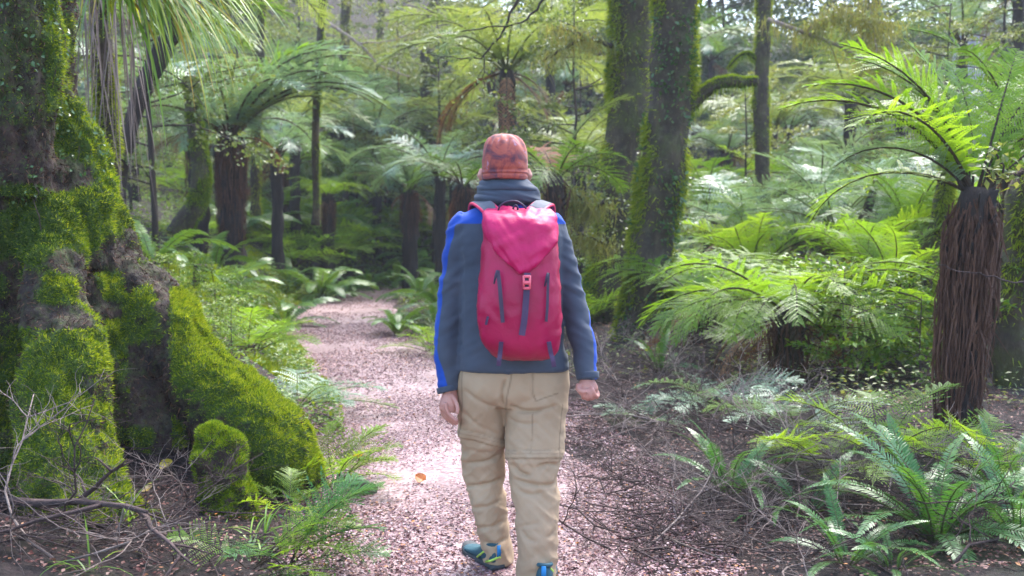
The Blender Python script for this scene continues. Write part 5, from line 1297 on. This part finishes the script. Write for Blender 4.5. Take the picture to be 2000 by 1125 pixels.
# undergrowth: tiny leaves, seedlings and moss over the ground on both sides
def cover(n, f, key, size, name, label, cat, w_=.5, upk=1.0, y0=5, y1=30):
    y = y0 + (y1 - y0) * R.rand(n) ** 1.3; l, r = edges(y); x = f(y, l, r); z = H(x, y)
    ok = fbm(np.stack([x * 1.1, y * 1.1, z], 1), 3, 211) > -.12
    x, y, z = x[ok], y[ok], z[ok]; n = len(x)
    s = size * (.5 + R.rand(n)) * (.6 + y / 18)
    mb = MB(); leaf_quads(mb, np.stack([x, y, z + .22 * R.rand(n) ** 2.5], 1), np.stack([R.randn(n), R.randn(n), .5 * upk * R.rand(n)], 1), np.stack([R.randn(n) * .4, R.randn(n) * .4, np.ones(n)], 1), s, s * w_)
    tag(link(name, mb.mesh(name, [M[key]], False)), label, cat, kind='stuff')
cover(60000, lambda y, l, r: l + .05 - (1 + .12 * y) * R.rand(len(y)) ** 1.4 * 1.6, 'herb', .034, 'undergrowth', 'low mat of bright tiny-leaved plants and moss on the left bank', 'undergrowth', .6, y0=6.2)
cover(42000, lambda y, l, r: r + .35 + (y > 9) * -.3 + (y < 9) * 1.6 + 9 * R.rand(len(y)) ** 1.2, 'beech', .036, 'undergrowth', 'low tangle of small leaves covering the ground under the right hand ferns', 'undergrowth', .6, y0=6.5)
# moss carpet along the left edge
n = 60000; y = 8 + 14 * R.rand(n); l, r = edges(y); x = l + .12 - 1.6 * R.rand(n) ** 1.5; z = H(x, y)
ok = fbm(np.stack([x * 1.6, y * 1.6, z], 1), 3, 221) > -.05
p = np.stack([x, y, z], 1)[ok]; mb = MB(); blades(mb, p, R.randn(len(p), 3) * .5 + np.array((0, 0, 1)), .05 + .05 * R.rand(len(p)), .018)
tag(link('moss_carpet', mb.mesh('moss_carpet', [M['moss_yellow']], False)), 'yellow-green moss carpet along the left edge of the path', 'moss', kind='stuff')

# ------------------------------------------------------------------ dead twigs and fallen wood
def twig_mb(L, r, seed, depth=2, wig=.28, nsub=5, lift=.0):
    rs = np.random.RandomState(seed); mb = MB()
    def grow(p, d, L, r, dep):
        pts = [p]; m = 7
        for q in range(m):
            d = nrm(d + rs.randn(3) * wig * np.array((1, 1, .45))); pts.append(pts[-1] + d * L / m)
        tube(mb, pts, np.linspace(r, r * .35, m + 1), 5, 0, True)
        if dep:
            for k in range(nsub):
                q = rs.randint(1, m); dd = nrm(nrm(np.array(pts[q]) - np.array(pts[q - 1])) + rs.randn(3) * np.array((.8, .8, .5)) + np.array((0, 0, lift)))
                grow(np.array(pts[q]), dd, L * (.25 + .35 * rs.rand()), r * .5, dep - 1)
    grow(np.zeros(3), np.array((1.0, 0, .05)), L, r, depth)
    return mb
BIGB = [twig_mb(1.0, .021, 350, 2, .14, 4, .1).mesh('branch', [M['twig']])]
TW = [twig_mb(1.0, .0075, 300 + k, 2, .22 + .1 * (k % 3), 6, .25 * (k % 2)).mesh('twig', [M['twig' if k % 3 else 'twig_pale']]) for k in range(9)]
STICK = [twig_mb(1.0, .017, 330 + k, 1, .16, 2).mesh('stick', [M['twig' if k % 2 else 'log']]) for k in range(5)]
def twig(label, px, py, L, az, pitch=0.0, kind=TW, i=None, name='dead_twig', cat='twig', group=None, z=.02, Y=None):
    g = G(px, py) if Y is None else at(px, Y)
    o = link(name, kind[R.randint(len(kind)) if i is None else i]); o.location = (g[0], g[1], g[2] + z)
    o.rotation_euler = (R.randn() * .3, -pitch, az); o.scale = (L, L, L * .8)
    return tag(o, label, cat, group)
twig('long pale fallen branch slanting up in front of the thick trunk', 1330, 850, 1.3, rad(150), .35, name='fallen_branch', cat='branch', i=0)
twig('upright bare sapling stem rising beside the pale leathery sword fern', 1385, 900, .75, rad(100), 1.4, i=3)
twig('forked bare twig standing left of the squat black tree fern', 1345, 800, .6, rad(40), 1.2, i=4)
twig('pale forked stick lying right of the right trouser leg', 1130, 880, .7, rad(35), .25, i=6)
twig('dark stick lying across the litter at bottom right of the path', 1215, 1062, .42, rad(-4), .0, STICK, 1, name='fallen_stick', cat='stick')
twig('thin branch curving down at the bottom edge right of the path', 1300, 1060, .5, rad(-70), .0, STICK, 0, name='fallen_stick', cat='stick')
twig('short grey broken stick on the litter by the right leg', 1095, 975, .16, rad(20), .0, STICK, 2, name='fallen_stick', cat='stick')
twig('long pale branch lying toward the bottom right sword ferns', 1380, 1045, .8, rad(-45), .05, TW, 6, name='fallen_branch', cat='branch')
twig('pale thin stick lying on the path left of the hiker', 700, 905, .5, rad(10), 0, STICK, 3, name='fallen_stick', cat='stick')
twig('big pale dead branch at the bottom left corner', -10, 985, 1.3, rad(-36), .10, BIGB, 0, name='fallen_branch', cat='branch')
twig('dark dead branch crossing the big pale one at bottom left', -20, 1075, .7, rad(8), .1, TW, 2, name='fallen_branch', cat='branch')
twig('bent twig rising against the mossy front root', 130, 1080, .5, rad(60), 1.0, TW, 5)
twig('thin twig sticking out at the left edge before the moss', -10, 900, .4, rad(10), .5, TW, 7, Y=4.35)
twig('thin dead twig leaning on the mossy stump', 410, 1110, .5, rad(120), .9, TW, 8)
twig('rusty twig arching over ground at the foot of the front root', 330, 1120, .5, rad(160), .4, TW, 4)
AREA = (('pile at the bottom left corner', 10, 330, 1000, 1110), ('tangle right of the legs', 1110, 1340, 800, 960), ('tangle before the thick trunk', 1190, 1420, 735, 850), ('heap by the sword ferns', 1480, 1680, 880, 1080), ('litter at bottom right', 1160, 1480, 930, 1110), ('pile under the bottom right ferns', 1500, 1960, 1010, 1115), ('heap below the low tree ferns', 1340, 1640, 760, 880), ('brush at the foot of the thick trunk', 1160, 1380, 690, 790))
for nm, x0, x1, y0, y1 in AREA:
    for k in range(24):
        big_ = k < 5
        twig('dead twig in the %s' % nm if k >= 0 else '', x0 + (x1 - x0) * R.rand(), y0 + (y1 - y0) * R.rand(), (.45 + .5 * R.rand()) if k % 3 else .3 + .3 * R.rand(), R.rand() * 6.28, R.rand() * .5, group='dead twigs in the ' + nm)
# fine twig litter, uncountable
mb = MB()
for (k, x0, x1, y0, y1) in ((1500, .45, 3.4, 4.1, 9.5), (500, -2.4, -.9, 3.9, 5.2)):
    for q in range(k):
        y = y0 + (y1 - y0) * R.rand() ** 1.2; l, r = edges(y); x = x0 + (x1 - x0) * R.rand() ** 1.2
        z = h1(x, y) + .015 + .06 * R.rand(); a = R.rand() * 6.28; L = .08 + .22 * R.rand(); d = np.array((math.cos(a), math.sin(a), R.randn() * .2)); pr_ = np.array((-d[1], d[0], 0)) * R.randn() * .12
        p0 = np.array((x, y, z)); tube(mb, [p0, p0 + d * L * .5 + pr_ * L, p0 + d * L], np.array([.0032, .0026, .0015]) * (.6 + .9 * R.rand()), 4, 0, False)
tag(link('twig_litter', mb.mesh('twig_litter', [M['twig']])), 'fine litter of snapped twigs strewn over the ground beside the path', 'twig litter', kind='stuff')
# short log by the path
mb = MB(); a_, b_ = G(672, 950), G(728, 970)
p, r = resample([a_ + np.array((0, .03, .03)), (a_ + b_) / 2 + np.array((0, 0, .035)), b_ + np.array((0, 0, .03))], [.034, .037, .033], 14); tube(mb, p, r, 14)
mb.v[0] = mb.v[0] + vnormals(mb.v[0], mb.q[0]) * (.006 * fbm(mb.v[0] * 30, 3, 3))[:, None]
tag(link('short_log', mb.mesh('short_log', [M['log']])), 'short grey broken log lying at the left edge of the path', 'log')
o = thing('log_stump', 'mossy broken log stump standing on the left bank', 'stump', at(398, 11.5)); mb = MB(); tube(mb, *resample([(0, 0, -.2), (0, 0, .15), (.01, 0, .34)], [.15, .13, .12], 12), 14)
mb.v[0] = mb.v[0] + vnormals(mb.v[0], mb.q[0]) * (.03 * fbm(mb.v[0] * 7, 3, 3))[:, None]
link('wood', mb.mesh('wood', [M['bark_mossy']]), o); mo = MB(); moss_on(mo, mb.v[0], mb.q[0], 3000, .04, .012, lambda c, n: np.clip(.2 + n[:, 2] + n[:, 0] * .8, .02, 1)); link('moss', mo.mesh('moss', [M['moss_yellow']], False), o)
for lab, px, py, c in (('single yellow fallen leaf lying by the mossy stump', 325, 925, 'yl'), ('pale fallen leaf on the litter below the yellow one', 288, 975, 'pl'), ('orange fallen leaf on the path beside the short log', 700, 905, 'ol'), ('curled orange leaf lying on the middle of the path', 822, 950, 'ol')):
    g = G(px, py); mb = MB(); 
    for s in (-1, 1):
        uu = np.linspace(0, 1, 7); wv = .5 * np.sin(uu * math.pi) ** .8
        V = np.stack([np.concatenate([uu - .5, uu - .5]), np.concatenate([0 * uu, s * wv]), np.concatenate([.1 * np.cos(uu * 5), .12 + .1 * np.cos(uu * 5)])], 1) * .07
        i = np.arange(6); mb.add(V, np.stack([i, i + 1, i + 8, i + 7], 1))
    c_ = {'yl': (.55, .42, .04), 'pl': (.5, .40, .25), 'ol': (.45, .15, .04)}[c]
    if c not in M: M[c] = leaf_mat('fallen_leaf_' + {'yl': 'yellow', 'pl': 'pale', 'ol': 'orange'}[c], [(0, c_), (1, tuple(q * 1.15 for q in c_))], .3, .5)
    o = link('fallen_leaf', mb.mesh('fallen_leaf', [M[c]], False), None, (g[0], g[1], g[2] + .045)); o.rotation_euler = (.5, .2, R.rand() * 6); tag(o, lab, 'leaf')
# grass tufts at bottom left
for lab, px, py, n in (('thin green grass tuft arching at the foot of the long mossy root', 505, 1060, 16), ('few tall grass blades standing beside the moss cushion', 250, 1030, 8), ('small grass tuft at the bottom edge under the twigs', 170, 1115, 8), ('bright grass tuft behind the long root on the left bank', 480, 640, 22)):
    g = G(px, py); mb = MB()
    for k in range(n): strap_leaf(mb, g + R.randn(3) * np.array((.02, .02, 0)), (R.randn() * .5 + .15, R.randn() * .4, 1), .16 + .22 * R.rand(), .007, 1.6 + R.rand(), 7, 0, R.rand() * .6)
    tag(link('grass_tuft', mb.mesh('grass_tuft', [M['grass']])), lab, 'grass')

# ------------------------------------------------------------------ overhanging bare branches with lichen
def hang(name, label, pts, r, Y, subs, bark='twig', lichen=0, leaves=0):
    o = thing(name, label, 'branch', P(pts[0][0], pts[0][1], Y))
    mb = MB(); alls = []
    for pp, rr in [(pts, r)] + subs:
        p, q = resample([tuple(P(a, b_, Y)) for a, b_ in pp], np.linspace(rr, rr * .4, len(pp)), 16); p[1:-1] += R.randn(14, 3) * .008; tube(mb, p, q, 6); alls.append(p)
    child_of(link('wood', mb.mesh('wood', [M[bark]])), o); A = np.concatenate(alls)
    if lichen:
        lb = MB(); p = A[R.randint(0, len(A), lichen)] + R.randn(lichen, 3) * np.array((.10, .10, .03)); blades(lb, p, np.array((0, 0, -1.)) + R.randn(lichen, 3) * .35, .10 + .3 * R.rand(lichen), .012); child_of(link('lichen', lb.mesh('lichen', [M['lichen']], False)), o)
    if leaves:
        lb = MB(); p = A[R.randint(0, len(A), leaves)] + R.randn(leaves, 3) * np.array((.28, .28, .12)) * min(1, (Y / 13) ** 2.2); leaf_quads(lb, p, R.randn(leaves, 3), R.randn(leaves, 3) * .5 + np.array((0, 0, 1)), .035 + .03 * R.rand(leaves), .03); child_of(link('foliage', lb.mesh('foliage', [M['beech']], False)), o)
    return o
hang('bare_branch', 'thin black branch hanging down from the top centre above the hiker', [(1020, -30), (1000, 20), (975, 70), (940, 115)], .016, 9, [([(1070, -20), (1040, 30), (1000, 48), (950, 55), (900, 62)], .012), ([(940, 115), (880, 112), (820, 105)], .007), ([(945, 110), (945, 150), (943, 190), (905, 205)], .006)], 'bark_dark', 0, 260)
hang('drooping_branch', 'pale branch hung with golden lichen drooping in at upper right', [(1500, 38), (1570, 65), (1640, 90), (1690, 122), (1715, 128), (1765, 118), (1790, 105)], .030, 13, [([(1715, 130), (1710, 80), (1700, 20), (1700, -30)], .012), ([(1620, 10), (1680, 35), (1750, 50)], .012), ([(1570, 65), (1600, 40), (1650, 20)], .012)], 'twig_pale', 1500, 900)
hang('drooping_branch', 'long sagging pale branch crossing the far slope left of the hat', [(640, 45), (700, 85), (740, 125), (800, 150)], .05, 24, [([(700, 85), (760, 80), (820, 60)], .03)], 'twig_pale', 300, 900)
hang('drooping_branch', 'horizontal branch with hanging lichen left of the second thick trunk', [(1195, 90), (1150, 75), (1100, 95), (1060, 120)], .035, 13, [([(1150, 75), (1110, 60), (1080, 50)], .02)], 'bark_dark', 500, 500)
hang('leafy_branch', 'lichen-draped branch with yellow-green leaves left of the thick trunks', [(1180, 395), (1150, 405), (1110, 400), (1060, 385)], .03, 11.8, [([(1150, 405), (1125, 380), (1090, 365)], .015)], 'bark_dark', 700, 600)
hang('leafy_branch', 'lower lichen-hung branch beside the right sleeve', [(1185, 478), (1140, 460), (1095, 470)], .018, 11.9, [], 'bark_dark', 300, 250)
hang('leafy_branch', 'leafy dark twig hanging in front of the brown skirt on the right', [(2010, 330), (1960, 345), (1925, 330)], .012, 5.6, [([(1960, 345), (1950, 300), (1935, 285)], .007)], 'twig', 0, 110)
hang('bare_twig', 'thin twig crossing in front of the brown hanging skirt', [(2010, 560), (1940, 540), (1870, 530), (1830, 515)], .006, 5.6, [], 'twig', 0, 0)
# ------------------------------------------------------------------ haze in the forest air
mb = MB(); x0, x1, y0, y1, z0, z1 = -62, 62, -8, 112, -1.6, 44
mb.add([(x0, y0, z0), (x1, y0, z0), (x1, y1, z0), (x0, y1, z0), (x0, y0, z1), (x1, y0, z1), (x1, y1, z1), (x0, y1, z1)], [(0, 3, 2, 1), (4, 5, 6, 7), (0, 1, 5, 4), (1, 2, 6, 5), (2, 3, 7, 6), (3, 0, 4, 7)])
m = bpy.data.materials.new('air'); m.use_nodes = True; nt = m.node_tree
nt.nodes.remove(nt.nodes['Principled BSDF'])
pv_ = nt.nodes.new('ShaderNodeVolumePrincipled'); pv_.inputs['Density'].default_value = .001; pv_.inputs['Color'].default_value = (.88, .9, 1, 1); pv_.inputs['Anisotropy'].default_value = .0
nt.links.new(pv_.outputs[0], nt.nodes['Material Output'].inputs['Volume'])
tag(link('haze', mb.mesh('haze', [m], False)), 'thin pale haze hanging in the forest air', 'haze', kind='stuff')
